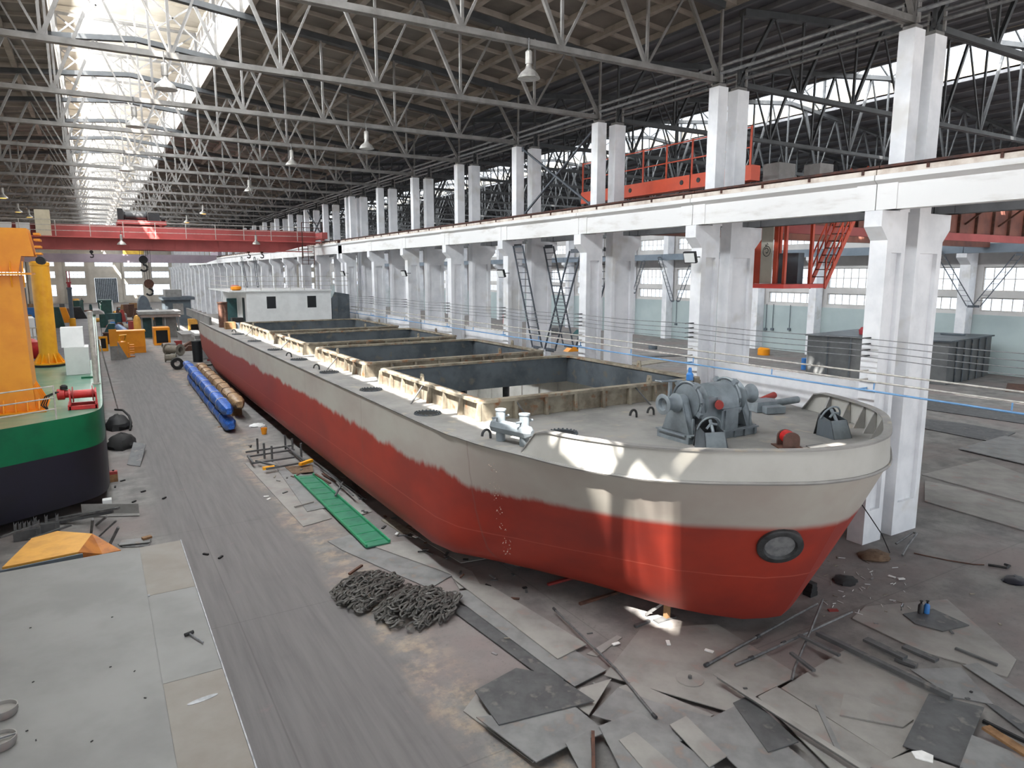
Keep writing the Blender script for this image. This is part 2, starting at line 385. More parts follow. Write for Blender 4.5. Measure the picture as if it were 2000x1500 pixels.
# ---- crane beams on the corbels, one per bay, with a rail each
edges = [P0-DY-.0]+YS[:9]+YS[9:]
for near in (True, False):
    for i, (a, b) in enumerate(zip(edges, edges[1:])):
        if b-a < 2 or (i > 24): continue
        X = (lambda u: 16.4+u) if near else (lambda u: 19.4-u)
        g = G(); y0, y1 = a+.012, b-.012
        def bx(u0,u1,p,q,z0,z1):
            m, n = sorted((X(u0),X(u1))); g.box(m,n,p,q,z0,z1)
        bx(.05,.38,y0,y1,8.51,9.16); bx(.02,.41,y0,y0+.5,8.51,9.14); bx(.02,.41,y1-.5,y1,8.51,9.14)
        pts = [(X(.05),y0,9.1),(X(-.1),y0,9.2),(X(-.1),y0,9.32),(X(.62),y0,9.32),(X(.62),y0,9.2),(X(.38),y0,9.1)]
        g.prism(pts, (0,y1-y0,0))
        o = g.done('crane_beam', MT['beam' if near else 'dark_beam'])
        tag(o, ('white concrete crane beam above the ship, %s span from the right' if near else 'dark gray concrete crane beam of the bay behind, %s span from the right') % ORD[i], 'beam',
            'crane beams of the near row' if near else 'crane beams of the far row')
        if near:
            g = G(); g.box(16.36,16.4,y0,y1,9.33,9.45); g.done('edge_angle', MT['cream'], o)
        g = G(); m, n = sorted((X(.1),X(.22))); g.box(m,n,y0,y1,9.33,9.52); m, n = sorted((X(.06),X(.26))); g.box(m,n,y0,y1,9.32,9.36); g.box(m,n,y0,y1,9.5,9.56)
        if near:
            y = y0+.3
            while y < y1: g.box(16.33,16.5,y,y+.06,9.36,9.47); y += 1.5
        g.done('rail', MT['rail_rust'], o)
# ---- roof trusses
def truss(x0, x1, zb, ze, rise, npan, mat, mats2, split, name, mon, thick=1.0):
    cx, L = (x0+x1)/2, (x1-x0)/2
    zt = lambda x: ze+rise*(L-abs(x-cx))
    t = thing(name, 'x', 'roof truss', (cx,0,zb))
    st = (x1-x0)/npan; parts = []
    k = thick
    def part(nm, fn, m=mat):
        g = G() if split else t_g
        fn(g)
        if split: g.done(nm, m, t)
    t_g = G()
    part('bottom_chord', lambda g: (g.bar((x0,-.06,zb),(x1,-.06,zb),.09*k,.15*k), g.bar((x0,.06,zb),(x1,.06,zb),.09*k,.15*k)))
    for s in (-1, 1):
        part('top_chord', lambda g: (g.bar((cx,0,zt(cx)),(cx+s*L,0,ze),.26*k,.2*k)), mats2)
    for i in range(npan+1):
        x = x0+st*i
        part('post', lambda g: g.bar((x,0,zb),(x,0,zt(x)),.075*k))
        if i < npan:
            xm = x+st/2
            a, b = (.06, .1) if xm > cx else (.1, .06)
            part('diagonal', lambda g: g.bar((x,0,zb),(xm,0,zt(xm)),a*k, a*k))
            part('diagonal', lambda g: g.bar((x+st,0,zb),(xm,0,zt(xm)),b*k, b*k))
    if mon:
        ml, mr, mz = mon
        def fr(g):
            for x in (ml, mr): g.bar((x,0,zt(x)),(x,0,mz),.12*k)
            g.bar((ml,0,mz-.05),(mr,0,mz-.05),.12*k); g.bar((cx,0,zt(cx)),(cx,0,mz),.07*k)
            for a, b in ((ml,cx),(cx,mr)): g.bar((a,0,zt(a)),(b,0,mz-.1),.06*k); g.bar((b,0,zt(b)),(a,0,mz-.1),.06*k)
        part('monitor_frame', fr)
    if not split:
        o = t_g.done(name, mat, org=(cx,0,zb)); tag(o, 'x', 'roof truss'); bpy.data.objects.remove(t); return o
    return t
A_ = dict(x0=-12.65, x1=17.35, zb=12.95, ze=15.13, rise=.1, npan=10, mat=MT['truss'], mats2=MT['trussB'], name='roof_truss', mon=(-.53,5.46,19.05))
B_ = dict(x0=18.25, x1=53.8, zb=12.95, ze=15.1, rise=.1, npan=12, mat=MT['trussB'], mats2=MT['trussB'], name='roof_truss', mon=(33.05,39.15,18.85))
for K, grp, nm in ((A_,'roof trusses over the ship','gray steel roof truss over the ship, %s from the camera end'),(B_,'roof trusses of the next bay','steel roof truss of the next bay, darkened as unlit, %s from the camera end')):
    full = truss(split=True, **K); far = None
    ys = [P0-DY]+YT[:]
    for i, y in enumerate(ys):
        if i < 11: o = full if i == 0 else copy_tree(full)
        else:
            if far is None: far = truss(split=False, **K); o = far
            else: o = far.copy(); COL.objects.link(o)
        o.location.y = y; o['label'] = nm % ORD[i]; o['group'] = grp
# ---- roofs: ribbed slabs, monitors with glazing
def slope(g, x0, z0, x1, z1, y0, y1, th=.1):
    g.hexa([(x0,y0,z0),(x1,y0,z1),(x1,y1,z1),(x0,y1,z0),(x0,y0,z0+th),(x1,y0,z1+th),(x1,y1,z1+th),(x0,y1,z0+th)])
YR0 = -16
zA = lambda x: 15.13+.1*(15-abs(x-2.35))+.32
zB = lambda x: 15.1+.1*(17.875-abs(x-36.125))+.32
g = G(); r = G()
for a, b in ((-13.2,-.72),(5.66,17.9)):
    slope(g, a, zA(a), b, zA(b), YR0, YEND)
    n = 9
    for i in range(n):
        x = a+(b-a)*i/(n-1); d = .11
        r.hexa([(x-d,YR0,zA(x)-.2),(x+d,YR0,zA(x)-.2),(x+d,YEND,zA(x)-.2),(x-d,YEND,zA(x)-.2),(x-d,YR0,zA(x)),(x+d,YR0,zA(x)),(x+d,YEND,zA(x)),(x-d,YEND,zA(x))])
    y = P0-DY*3
    while y < YEND-1:
        for q in range(4):
            yy = y+q*DY/4
            if yy > YEND-.5: continue
            w = .16 if q == 0 else .06; h = .2 if q == 0 else .12
            r.hexa([(a,yy-w,zA(a)-h),(b,yy-w,zA(b)-h),(b,yy+w,zA(b)-h),(a,yy+w,zA(a)-h),(a,yy-w,zA(a)),(b,yy-w,zA(b)),(b,yy+w,zA(b)),(a,yy+w,zA(a))])
        y += DY
slope(g,-.72,zA(-.72),5.66,zA(5.66),YR0,.4); ce = struct(g.done('ceiling', MT['roof'])); r.done('rib', MT['roof_rib'], ce)
g = G()
for a, b in ((17.9,32.9),(39.3,54.6)): slope(g, a, zB(a), b, zB(b), YR0, YEND)
slope(g,32.9,zB(32.9),39.3,zB(39.3),YR0,.4); g.box(17.85,17.95,YR0,YEND,15.1,15.6)
cb_ = struct(g.done('ceiling', MT['roofB'])); r = G()
for a, b in ((17.9,32.9),(39.3,54.6)):
    for i in range(11):
        x = a+(b-a)*i/10; d = .07; r.hexa([(x-d,YR0,zB(x)-.16),(x+d,YR0,zB(x)-.16),(x+d,YEND,zB(x)-.16),(x-d,YEND,zB(x)-.16),(x-d,YR0,zB(x)),(x+d,YR0,zB(x)),(x+d,YEND,zB(x)),(x-d,YEND,zB(x))])
r.done('rib', M('purlin_gray', (112,112,114), (92,92,96), 1, .7, world=True), cb_)
def monitor(ml, mr, zl, zr, YR0, z1, z2, zroof, matw):
    "upstand below, glazing z1..z2 on both sides, flat roof"
    g = G()
    for x, zz in ((ml,zl),(mr,zr)):
        o = -1 if x == ml else 1
        a, b = sorted((x, x+.08*o))
        g.box(a,b,YR0,YEND,zz-.05,z1); g.box(a,b,YR0,YEND,z2,zroof)
    slope(g, ml-.4, zroof, (ml+mr)/2, zroof+.25, YR0, YEND); slope(g, (ml+mr)/2, zroof+.25, mr+.4, zroof, YR0, YEND)
    y = P0-DY
    while y < YEND:
        g.box(ml,mr,y-.08,y+.08,zroof-.15,zroof+.02); g.box(ml,mr,y+DY/2-.05,y+DY/2+.05,zroof-.1,zroof+.02); y += DY
    g.box(ml,mr,YR0-.1,YR0,zl-.3,zroof)
    struct(g.done('ceiling', matw))
    for x in (ml, mr):
        WN[0] += 1; f = G(); p = G(); s = .04 if x == mr else -.04
        y = YR0+.05
        while y < YEND: f.box(x+s-.02,x+s+.02,y-.03,y+.03,z1,z2); y += 1.01
        f.box(x+s-.03,x+s+.03,YR0,YEND,(z1+z2)/2-.02,(z1+z2)/2+.02)
        w = struct(f.done('window_%d' % WN[0], MT['railm'])); p.box(x+s-.004,x+s+.004,YR0,YEND,z1+.005,z2-.005); p.done('pane', MT['pane'], w)
monitor(-.66, 5.6, zA(-.7), zA(5.6), .45, 17.55, 19.05, 19.3, MT['monitor'])
monitor(32.9, 39.3, zB(32.9), zB(39.3), .45, 17.6, 18.9, 19.1, MT['monitor'])
# ---- ties along the column heads
for j, (x, z) in enumerate(((17.24,13.12),(17.24,13.34),(18.35,13.12),(18.35,13.34))):
    for i in range(14):
        a, b = ([P0-DY]+YT)[i:i+2]
        o = G().tube((x,a+.16,z),(x,b-.16,z),.05,8).done('tie_tube', MT['galv'], smooth=True)
        for q in (a+.19,b-.19): G().box(x-.03,x+.03,q-.03,q+.03,12.85 if j%2==0 else 13.19,z+.06).done('bracket', MT['truss'], o)
        tag(o, '%s gray tie tube along the column heads, %s row, %s bay from the right' % (('lower','upper')[j%2], ('near','near','far','far')[j], ORD[i]), 'tie tube', 'tie tubes along the column heads')
# ================================================================ the ship on its blocks
CXS, ZD = 11.0, 3.6
DK = [(64,3.3),(60,4.2),(55,4.58),(48,4.7),(40,4.7),(30,4.7),(20,4.7),(14,4.7),(12.9,4.62),(12,4.5),(11,4.24),(9.95,3.98),(9.2,3.65),(8.6,3.3),(8.0,2.72),(7.42,1.88),(6.98,1.1),(6.8,.45),(6.76,0)]
KL = [(64,2.6,3.0),(60,3.4,2.2),(54.5,3.9,1.2),(47,4.15,.45),(40,4.15,.4),(30,4.15,.4),(21,4.12,.4),(16.8,3.95,.4),(15.7,3.78,.4),(14.6,3.55,.4),(13.2,3.1,.4),(11.9,2.6,.4),(11.1,2.25,.4),(10.4,1.95,.4),(9.6,1.6,.4),(9.0,1.2,.4),(8.5,.75,.4),(8.28,.3,.4),(8.2,0,.4)]
MID = [.6,.8,.95,1,1,1,1,1,.85,.6,.35,.15,.05,0,0,0,0,0,0]
def sec(i, v):
    (yd,bd),(yk,bk,zk),m = DK[i],KL[i],MID[i]
    q = min(v/.2,1); gm = math.sqrt(max(0,1-(1-q)**2)); g = m*gm+(1-m)*v**.9
    return (bk+(bd-bk)*g, yk+(yd-yk)*g, zk+(ZD-zk)*v)
ship = thing('cargo_ship', 'gray and red cargo ship hull under construction on the shop floor', 'ship', (CXS,30,0))
LV = [0,.02,.05,.09,.14,.2,.3,.42,.55,.7,.85,1]
N = len(DK); g = G(); vs = []
def refine(k):
    "stations with extra ones put between the given ones round the bow"
    return k
for s in (-1, 1):
    base = len(g.v); grid = []
    for i in range(N):
        row = [(CXS, KL[i][0], KL[i][2])]+[(CXS+s*b, y, z) for b, y, z in (sec(i,v) for v in LV)]
        grid.append(row); 
    L = len(grid[0]); g.add([p for r in grid for p in r], [(a*L+j,(a+1)*L+j,(a+1)*L+j+1,a*L+j+1) for a in range(N-1) for j in range(L-1)])
g.add([(CXS-3.3,64,3.6),(CXS-2.6,64,3.0),(CXS+2.6,64,3.0),(CXS+3.3,64,3.6)], [(0,1,2,3)])
hull = g.done('hull', MT['hull'], ship, smooth=True)
def bd(y):
    pts = sorted(DK)
    for (a,p),(b,q) in zip(pts, pts[1:]):
        if a <= y <= b: return p+(q-p)*(y-a)/(b-a)
    return pts[-1][1] if y > 64 else 0
HX0, HX1 = 7.5, 14.5
HAT = [(13.95,20.4),(22.0,27.7),(29.5,35.0),(36.8,44.3)]
g = G()
def strip(y0,y1,xa,xb):
    "deck plating between two rows; None takes the deck edge"
    ys = [y0]+[y for y,_ in sorted(DK) if y0 < y < y1]+[y1]
    for a, b in zip(ys, ys[1:]):
        la = CXS-bd(a)+.01 if xa is None else xa; lb = CXS-bd(b)+.01 if xa is None else xa
        ra = CXS+bd(a)-.01 if xb is None else xb; rb = CXS+bd(b)-.01 if xb is None else xb
        g.hexa([(la,a,3.55),(ra,a,3.55),(rb,b,3.55),(lb,b,3.55),(la,a,ZD),(ra,a,ZD),(rb,b,ZD),(lb,b,ZD)])
strip(6.8,HAT[0][0],None,None); strip(HAT[-1][1],63.9,None,None); strip(HAT[0][0],HAT[-1][1],None,HX0); strip(HAT[0][0],HAT[-1][1],HX1,None)
for (a,b),(c,d) in zip(HAT, HAT[1:]): strip(b,c,HX0,HX1)
g.done('deck', MT['deck'], ship)
# hold
g = G(); a, b = HAT[0][0]-.6, HAT[-1][1]+.6
g.box(6.85,15.15,a,b,.75,.8); g.box(6.8,6.85,a,b,.75,3.5); g.box(15.15,15.2,a,b,.75,3.5); g.box(6.85,15.15,a-.05,a,.75,3.5); g.box(6.85,15.15,b,b+.05,.75,3.5)
for i in range(24): y = a+.6+i*1.32; g.box(15.08,15.15,y,y+.03,.8,3.5)
g.done('hold_lining', M('hold_primer', (206,204,198), (178,176,170), .8, .7, world=True), ship)
for (p,q),(c,d) in zip(HAT, HAT[1:]):
    for x in (9.1, 10.7, 12.4):
        g = G(); y = (q+c)/2; g.lathe((x,y,.8), [(.14,0),(.14,2.2),(.42,2.72)], 4); g.done('hold_pillar', MT['winchd'], ship)
# hatch coamings
for hi, (a, b) in enumerate(HAT):
    g = G(); t = .02
    for x in (HX0, HX1): g.box(x-t,x+t,a-t,b+t,3.6,4.03)
    for y in (a, b): g.box(HX0+t,HX1-t,y-t,y+t,3.6,4.03)
    co = g.done('hatch_coaming', MT['coam'], ship)
    g = G(); t = .03
    for x in (HX0+.05, HX1-.05): g.box(x-t/2,x+t/2,a+.03,b-.03,3.15,4.02)
    for y in (a+.05, b-.05): g.box(HX0+.07,HX1-.07,y-t/2,y+t/2,3.15,4.02)
    g.done('inner_plate', MT['dsteel'], co)
    g = G(); w = .11; c = .22
    pr = [(HX0-w+c,a-w),(HX1+w-c,a-w),(HX1+w,a-w+c),(HX1+w,b+w-c),(HX1+w-c,b+w),(HX0-w+c,b+w),(HX0-w,b+w-c),(HX0-w,a-w+c)]
    qr = [(HX0+w+c,a+w),(HX1-w-c,a+w),(HX1-w,a+w+c),(HX1-w,b-w-c),(HX1-w-c,b-w),(HX0+w+c,b-w),(HX0+w,b-w-c),(HX0+w,a+w+c)]
    vs = [(x,y,z) for z in (4.03,4.1) for r in (pr,qr) for x,y in r]
    fs = []
    for i in range(8):
        j = (i+1)%8
        fs += [(i,j,8+j,8+i),(16+i,24+i,24+j,16+j),(i,16+i,16+j,j),(8+j,24+j,24+i,8+i)]
    g.add(vs, fs); g.done('top_flange', MT['coam'], co)
    k = int((b-a)/.92)
    for i in range(k+1):
        y = a+(b-a)*i/k; G().prism([(HX0-.03,y-.04,3.6),(HX0-.16,y-.04,3.6),(HX0-.1,y-.04,4.03),(HX0-.03,y-.04,4.03)], (0,.08,0)).done('stay', MT['coam'], co)
    for i in range(1,8):
        x = HX0+(HX1-HX0)*i/8; G().prism([(x-.04,a-.03,3.6),(x-.04,a-.15,3.6),(x-.04,a-.1,4.03),(x-.04,a-.03,4.03)], (.08,0,0)).done('stay', MT['coam'], co)
    for (x,y) in ((HX0-.02,a+(b-a)*.52),(HX0+5.1,a-.02),(HX1,a+(b-a)*.4)):
        g = G(); g.prism([(x-.02,y-.1,4.1),(x-.02,y+.1,4.1),(x-.02,y+.07,4.3),(x-.02,y-.07,4.3)], (.04,0,0)); g.tube((x-.05,y,4.22),(x+.05,y,4.22),.035,8); g.done('lifting_eye', MT['coam'], co)
    for (p,q) in (((HX0-.05,a+(b-a)*.5,4.02),(HX0-.55,a+(b-a)*.45,3.6)),((HX0+.9,a-.05,4.02),(HX0+1.0,a-.5,3.6)),((HX0+4.6,a-.05,4.02),(HX0+4.75,a-.5,3.6))):
        G().bar(p,q,.03).done('prop_rod', MT['steel'], co)
# bulwark round the bow
ring = [(CXS-b, y) for y, b in DK[10:]]+[(CXS+b, y) for y, b in reversed(DK[10:-1])]
def dens(r, k=5):
    "smooth the outline (Catmull-Rom)"
    out = []
    for i in range(len(r)-1):
        p0, p1, p2, p3 = r[max(i-1,0)], r[i], r[i+1], r[min(i+2,len(r)-1)]
        for j in range(k):
            t = j/k; out.append(tuple(.5*((2*p1[q])+(-p0[q]+p2[q])*t+(2*p0[q]-5*p1[q]+4*p2[q]-p3[q])*t*t+(-p0[q]+3*p1[q]-3*p2[q]+p3[q])*t**3) for q in (0,1)))
    return out+[r[-1]]
rg = dens(ring); n = len(rg)
def inset(r, d):
    out = []
    for i in range(len(r)):
        a, b = Vector(r[max(i-1,0)]), Vector(r[min(i+1,len(r)-1)]); t = (b-a).normalized(); out.append((r[i][0]-t.y*d, r[i][1]+t.x*d))
    return out
def arc(i): return sum((Vector(rg[j+1])-Vector(rg[j])).length for j in range(i))
tot = arc(n-1); BH = .49
def toph(i):
    s = min(arc(i), tot-arc(i)); return ZD+.02+BH*min(1, s/.42)
g = G(); o_, i_ = inset(rg,.0), inset(rg,.03)
vs = [(x,y,ZD+.005) for x,y in o_]+[(x,y,toph(k)) for k,(x,y) in enumerate(inset(rg,.03))]+[(x,y,ZD+.005) for x,y in i_]+[(x,y,toph(k)) for k,(x,y) in enumerate(inset(rg,.06))]
fs = []
for k in range(n-1): fs += [(k,k+1,n+k+1,n+k),(2*n+k+1,2*n+k,3*n+k,3*n+k+1),(n+k,n+k+1,3*n+k+1,3*n+k)]
g.add(vs, fs); bw = g.done('bulwark', M('bulwark_gray_paint', (176,175,170), (164,162,156), .9, .55, world=True), ship, smooth=True)
g = G(); a_, b_ = inset(rg,.0), inset(rg,.15); z = lambda k: toph(k)
vs = [(x,y,z(k)) for k,(x,y) in enumerate(a_)]+[(x,y,z(k)+.03) for k,(x,y) in enumerate(a_)]+[(x,y,z(k)) for k,(x,y) in enumerate(b_)]+[(x,y,z(k)+.03) for k,(x,y) in enumerate(b_)]
fs = []
for k in range(n-1): fs += [(k,k+1,n+k+1,n+k),(2*n+k+1,2*n+k,3*n+k,3*n+k+1),(n+k,n+k+1,3*n+k+1,3*n+k),(k+1,k,2*n+k,2*n+k+1)]
g.add(vs, fs); g.done('top_rail', MT['deck'], bw, smooth=True)
k = 4
while k < n-2:
    a, b, c = inset(rg,.06)[k], inset(rg,.3)[k], inset(rg,.1)[k]; e = Vector((rg[k+1][0]-rg[k-1][0], rg[k+1][1]-rg[k-1][1], 0)).normalized()*.04
    G().prism([Vector((*a,ZD))-e/2,Vector((*b,ZD))-e/2,Vector((*c,ZD+BH*.97))-e/2,Vector((*a,ZD+BH*.97))-e/2], e).done('stanchion', MT['deck'], bw)
    k += 4
full = dens([(CXS-b,y) for y,b in DK[2:]]+[(CXS+b,y) for y,b in reversed(DK[2:-1])], 4)
G().path([(x,y,ZD-.02) for x,y in inset(full,-.012)], .033, 6).done('rubbing_strake', MT['deck'], ship, smooth=True)
# manholes and lashing rings on deck
def manhole(x, y):
    g = G(); g.lathe((x,y,ZD), [(.34,0),(.34,.02),(.27,.02),(.27,.004)], 24)
    for k in range(20): t = 2*pi*k/20; g.tube((x+.305*math.cos(t),y+.305*math.sin(t),ZD+.02),(x+.305*math.cos(t),y+.305*math.sin(t),ZD+.045),.018,5)
    o = g.done('manhole', MT['dsteel'], ship, smooth=True)
    G().lathe((x,y,ZD), [(.27,.006),(0,.007)], 20).done('opening', MT['black'], o)
for y in (15.44,19.52,23.78,27.95,32.2,36.9,41.6): manhole(6.8,y)
manhole(8.43,12.0)
for x, y in ((6.75,12.35),(10.76,12.41),(11.32,12.43),(6.58,24.6),(6.63,28.9),(6.75,42.6)):
    G().path([(x+.1*math.cos(t),y,ZD+.015+.13*math.sin(t)+.06*(math.sin(t)>0)) for t in [pi*k/10 for k in range(11)]], .028, 6).done('deck_ring', MT['winchd'], ship, smooth=True)
# transverse tunnel opening on the bow, set square on the shell
from mathutils.bvhtree import BVHTree
dg = bpy.context.evaluated_depsgraph_get(); bpy.context.view_layer.update()
me = hull.data; bvh = BVHTree.FromPolygons([v.co+ship.location for v in me.vertices], [tuple(p.vertices) for p in me.polygons])
def on_hull(px, py):
    d = (F(px,py,0)-Vector((0,0,H))).normalized(); h = bvh.ray_cast(Vector((0,0,H)), d)
    nrm = h[1] if h[1].dot(d) < 0 else -h[1]; return h[0], nrm
c, nr = on_hull(1523,1066)
g = G(); g.lathe(c-nr*.06, [(.4,0),(.4,.1),(.37,.12),(.29,.12),(.27,.09),(.25,.06)], 28, nr); o = g.done('tunnel_ring', MT['winchd'], ship, smooth=True)
G().lathe(c-nr*.05, [(.29,.06),(.2,.066),(0,.06)], 24, nr).done('tunnel_cover', MT['galv'], o, smooth=True)
g = G()      # welded draught marks: little beads up the side
for k in range(34):
    u = k/33; px, py = 956+34*u+(4*math.sin(k*2.1)), 900+182*u
    for q in range(2):
        p, nn = on_hull(px+7*q+rnd.uniform(-2,2), py+rnd.uniform(-2,2)); t = Vector((rnd.uniform(-.03,.03),rnd.uniform(-.02,.02),rnd.uniform(-.035,.035)))
        g.bar(p+nn*.002-t,p+nn*.002+t,.012)
g.done('draught_marks', M('weld_bead', (196,180,166), (150,120,108), 9, .6), ship)
# deckhouse
X0, X1, Y0, Y1, Z1 = 8.55, 14.15, 48.3, 57, 5.8
wm = MT['cabinet']
g = G()
xs = [X0,9.82,10.42,12.5,13.12,X1]; zs = [ZD,4.68,5.48,Z1]
for a, b in zip(xs, xs[1:]):
    if (a,b) in ((9.82,10.42),(12.5,13.12)): g.box(a,b,Y0,Y0+.06,ZD,4.68); g.box(a,b,Y0,Y0+.06,5.48,Z1)
    else: g.box(a,b,Y0,Y0+.06,ZD,Z1)
g.box(X0,X0+.06,Y0+.06,Y1,ZD,Z1); g.box(X1-.06,X1,Y0+.06,Y1,ZD,Z1); g.box(X0+.06,X1-.06,Y1-.06,Y1,ZD,Z1)
dh = g.done('deckhouse', wm, ship)
for a, b in ((9.82,10.42),(12.5,13.12)): G().box(a-.0,b+.0,Y0+.05,Y0+.07,4.68,5.48).done('window_opening', MT['glassdark'], dh)
G().box(7.5,X1+.05,Y0-.12,Y1+.6,Z1,Z1+.08).done('roof_plate', wm, dh)
G().box(X0-.02,X0,49.0,49.8,ZD+.1,5.4).done('door', MT['glassdark'], dh)
G().box(7.6,8.5,51.5,51.6,ZD,5.78).done('side_screen', wm, dh)
G().box(7.8,8.45,51.44,51.5,ZD+.05,5.3).done('screen_door', MT['teal'], dh)
g = G()
for x in [7.6+.95*i for i in range(8)]:
    g.tube((x,Y0,Z1+.08),(x,Y0,Z1+1.0),.018,5)
for z in (.38,.68,1.0): g.tube((7.6,Y0,Z1+z),(15.4,Y0,Z1+z),.016,5); g.tube((7.6,Y0,Z1+z),(7.6,Y1,Z1+z),.016,5)
g.done('roof_rail', MT['railm'], dh)
g = G(); xa, xb = 14.2, 15.45
g.prism([(xa,Y0,ZD),(xb,Y0,ZD),(xb,Y0,5.55),(xa+.22,Y0,5.72),(xa,Y0,5.3)], (0,.05,0)); g.prism([(xa,Y0+.05,ZD),(xa+.05,Y0+.05,ZD),(xa+.05,Y0+.05,5.3),(xa,Y0+.05,5.3)], (0,3,0))
g.box(xb-.05,xb,Y0+.05,Y0+3,ZD,5.5); g.box(xa+.45,xa+.5,Y0-.05,Y0,ZD,5.6)
g.done('side_passage', MT['dsteel'], dh)
g = G(); g.box(CXS-4.6,CXS-4.54,50,63,ZD,4.15); g.box(CXS-4.62,CXS-4.45,50,63,4.15,4.19)
for i in range(9): g.box(CXS-4.54,CXS-4.4,50.2+1.5*i,50.25+1.5*i,ZD,4.1)
g.done('stern_bulwark', MT['deck'], ship)
# ------------------------------------------------ loose and bolted gear on the fore deck
wl = thing('anchor_windlass', 'blue-gray anchor windlass with two warping heads on the bow deck', 'windlass', (11.0,10.3,ZD+.004))
m = MT['winch']; L = dict(parent=wl, local=True)
def lg(fn, nm, mat=m, sm=False, parent=wl):
    g = G(); fn(g); return g.done(nm, mat, parent, smooth=sm, local=True)
def base(g):
    for y in (-.45,.45): g.box(-1.0,1.0,y-.06,y+.06,.15,.18); g.box(-1.0,1.0,y-.01,y+.01,0,.15)
    for x in (-1,1): g.box(x-.06,x+.06,-.39,.39,.15,.18); g.box(x-.01,x+.01,-.45,.45,0,.15)
    for i in range(7): x = -.9+.3*i; g.box(x-.01,x+.01,-.5,-.46,.0,.15)
    g.box(-.95,.95,-.39,.39,.12,.15)
lg(base, 'base_frame')
for x in (-.84, .84):
    def st(g):
        for d in (-.07,.07): g.prism([(x+d-.012,-.4,.18),(x+d-.012,.4,.18),(x+d-.012,.17,.78),(x+d-.012,-.17,.78)], (.024,0,0))
        g.prism([(x-.1,-.4,.18),(x-.1,-.385,.18),(x-.1,-.155,.78),(x-.1,-.17,.78)], (.2,0,0)); g.box(x-.02,x+.02,-.42,-.38,.18,.5)
        g.tube((x-.1,0,.78),(x+.1,0,.78),.17,16)
    lg(st, 'bearing_stand', sm=True)
def gear(g):
    pr = [(-.43,.18),(.43,.18),(.43,.72)]+[(.43*math.cos(t),.72+.4*math.sin(t)) for t in [pi*k/12 for k in range(1,12)]]+[(-.43,.72)]
    g.prism([(-.06,y,z) for y,z in pr], (.5,0,0)); g.box(.02,.38,-.47,-.43,.18,.6); g.box(-.08,.46,-.49,-.4,.6,.63)
lg(gear, 'gear_case', sm=True)
lg(lambda g: g.box(-.5,-.06,-.3,.3,.18,.86), 'gear_box')
lg(lambda g: g.tube((-.16,-.44,.72),(.0,-.3,.72),.09,12), 'motor_end', MT['redoxide'], True)
for s in (-1, 1):
    hd = lg(lambda g: g.lathe((0,0,.78), [(r,s*t) for r,t in ((.12,.93),(.2,.95),(.15,1.02),(.13,1.12),(.14,1.2),(.2,1.27),(.215,1.3),(.2,1.31),(.13,1.31),(.11,1.24),(0,1.2))], 24, (1,0,0)), 'warping_head', sm=True)
    x = -.5 if s < 0 else .62
    lg(lambda g: g.lathe((x,0,.78), [(.16,-.16),(.36,-.15),(.38,-.1),(.3,-.06),(.22,0),(.3,.06),(.38,.1),(.36,.13),(.16,.14)], 24, (1,0,0)), 'chain_wheel', MT['winch'], True)
    def band(g):
        g.path([(x-.13*1,.405*math.cos(t),.78+.405*math.sin(t)) for t in [-.5+4.2*k/20 for k in range(21)]], .03, 6)
        for t in (-.5,.9,2.2,3.7): g.cbox((x-.13,.43*math.cos(t),.78+.43*math.sin(t)), (.09,.1,.1), rx=t)
    lg(band, 'brake_band', sm=True)
def lever(g):
    g.prism([(-.86,.3,.18),(-.74,.3,.18),(-.77,.3,1.15),(-.83,.3,1.15)], (0,.06,0)); g.tube((-1.15,.3,1.2),(-.5,.3,1.16),.022,8); g.tube((-.8,.32,1.0),(-.8,.32,1.2),.03,8); g.tube((-1.15,.2,1.2),(-1.15,.4,1.2),.02,6)
lg(lever, 'brake_lever', sm=True)
lg(lambda g: (g.tube((-.35,.3,.86),(-.35,.3,1.02),.02,6), g.path([(-.5,.3,1.02),(-.3,.34,1.08),(-.15,.3,1.0),(-.02,.3,1.04)], .02, 6), g.tube((-.1,.36,.9),(-.1,.36,1.2),.015,6)), 'control_levers', MT['winchd'])
b = tag(G().lathe((10.42,10.3,ZD+1.225), [(.075,0),(.075,.12),(.04,.16),(.04,.22),(.03,.26),(0,.26)], 12).done('grease_bottle', MT['blue'], smooth=True), 'blue grease bottle standing on top of the anchor windlass', 'bottle')
def hood(x, y, rz, label):
    t = thing('chain_pipe_hood', label, 'chain pipe', (x,y,ZD+.004), 'chain pipe hoods on the bow deck', rz)
    g = G(); w = .24
    g.prism([(-w,-.2,0),(w,-.2,0),(w*.9,-.05,.36),(-w*.9,-.05,.36)], (0,.02,0)); g.done('front_plate', MT['winch'], t, local=True)
    for s in (-1,1): G().prism([(s*w,-.2,0),(s*w,.3,0),(s*w*.9,.3,.45),(s*w*.9,-.05,.36)], (-s*.02,0,0)).done('side_plate', MT['dsteel'], t, local=True)
    g = G(); pr = [(w*.98*math.cos(a), .36+.24*math.sin(a)) for a in [pi*k/14 for k in range(15)]]
    g.prism([(u,.28-(v-.36)*.3,v) for u,v in [(w*.9,0)]+pr+[(-w*.9,0)]], (0,.02,0)); g.done('hood_plate', MT['winchd'], t, local=True)
    g = G(); g.path([(w*math.cos(a), .2-.1*math.sin(a), .38+.25*math.sin(a)) for a in [pi*k/14 for k in range(15)]], .02, 6); g.done('hood_rim', MT['winch'], t, smooth=True, local=True)
    g = G(); g.tube((0,-.02,.3),(.02,.2,.55),.035,8); g.path([(-.1,.1,.4),(0,.12,.5),(.12,.1,.48)], .025, 6); g.done('chain_stopper', MT['winch'], t, smooth=True, local=True)
hood(10.1,9.3,-.35,'open chain pipe hood right in front of the anchor windlass'); hood(13.15,8.75,-.2,'gray chain pipe hood by the bulwark at the tip of the bow')
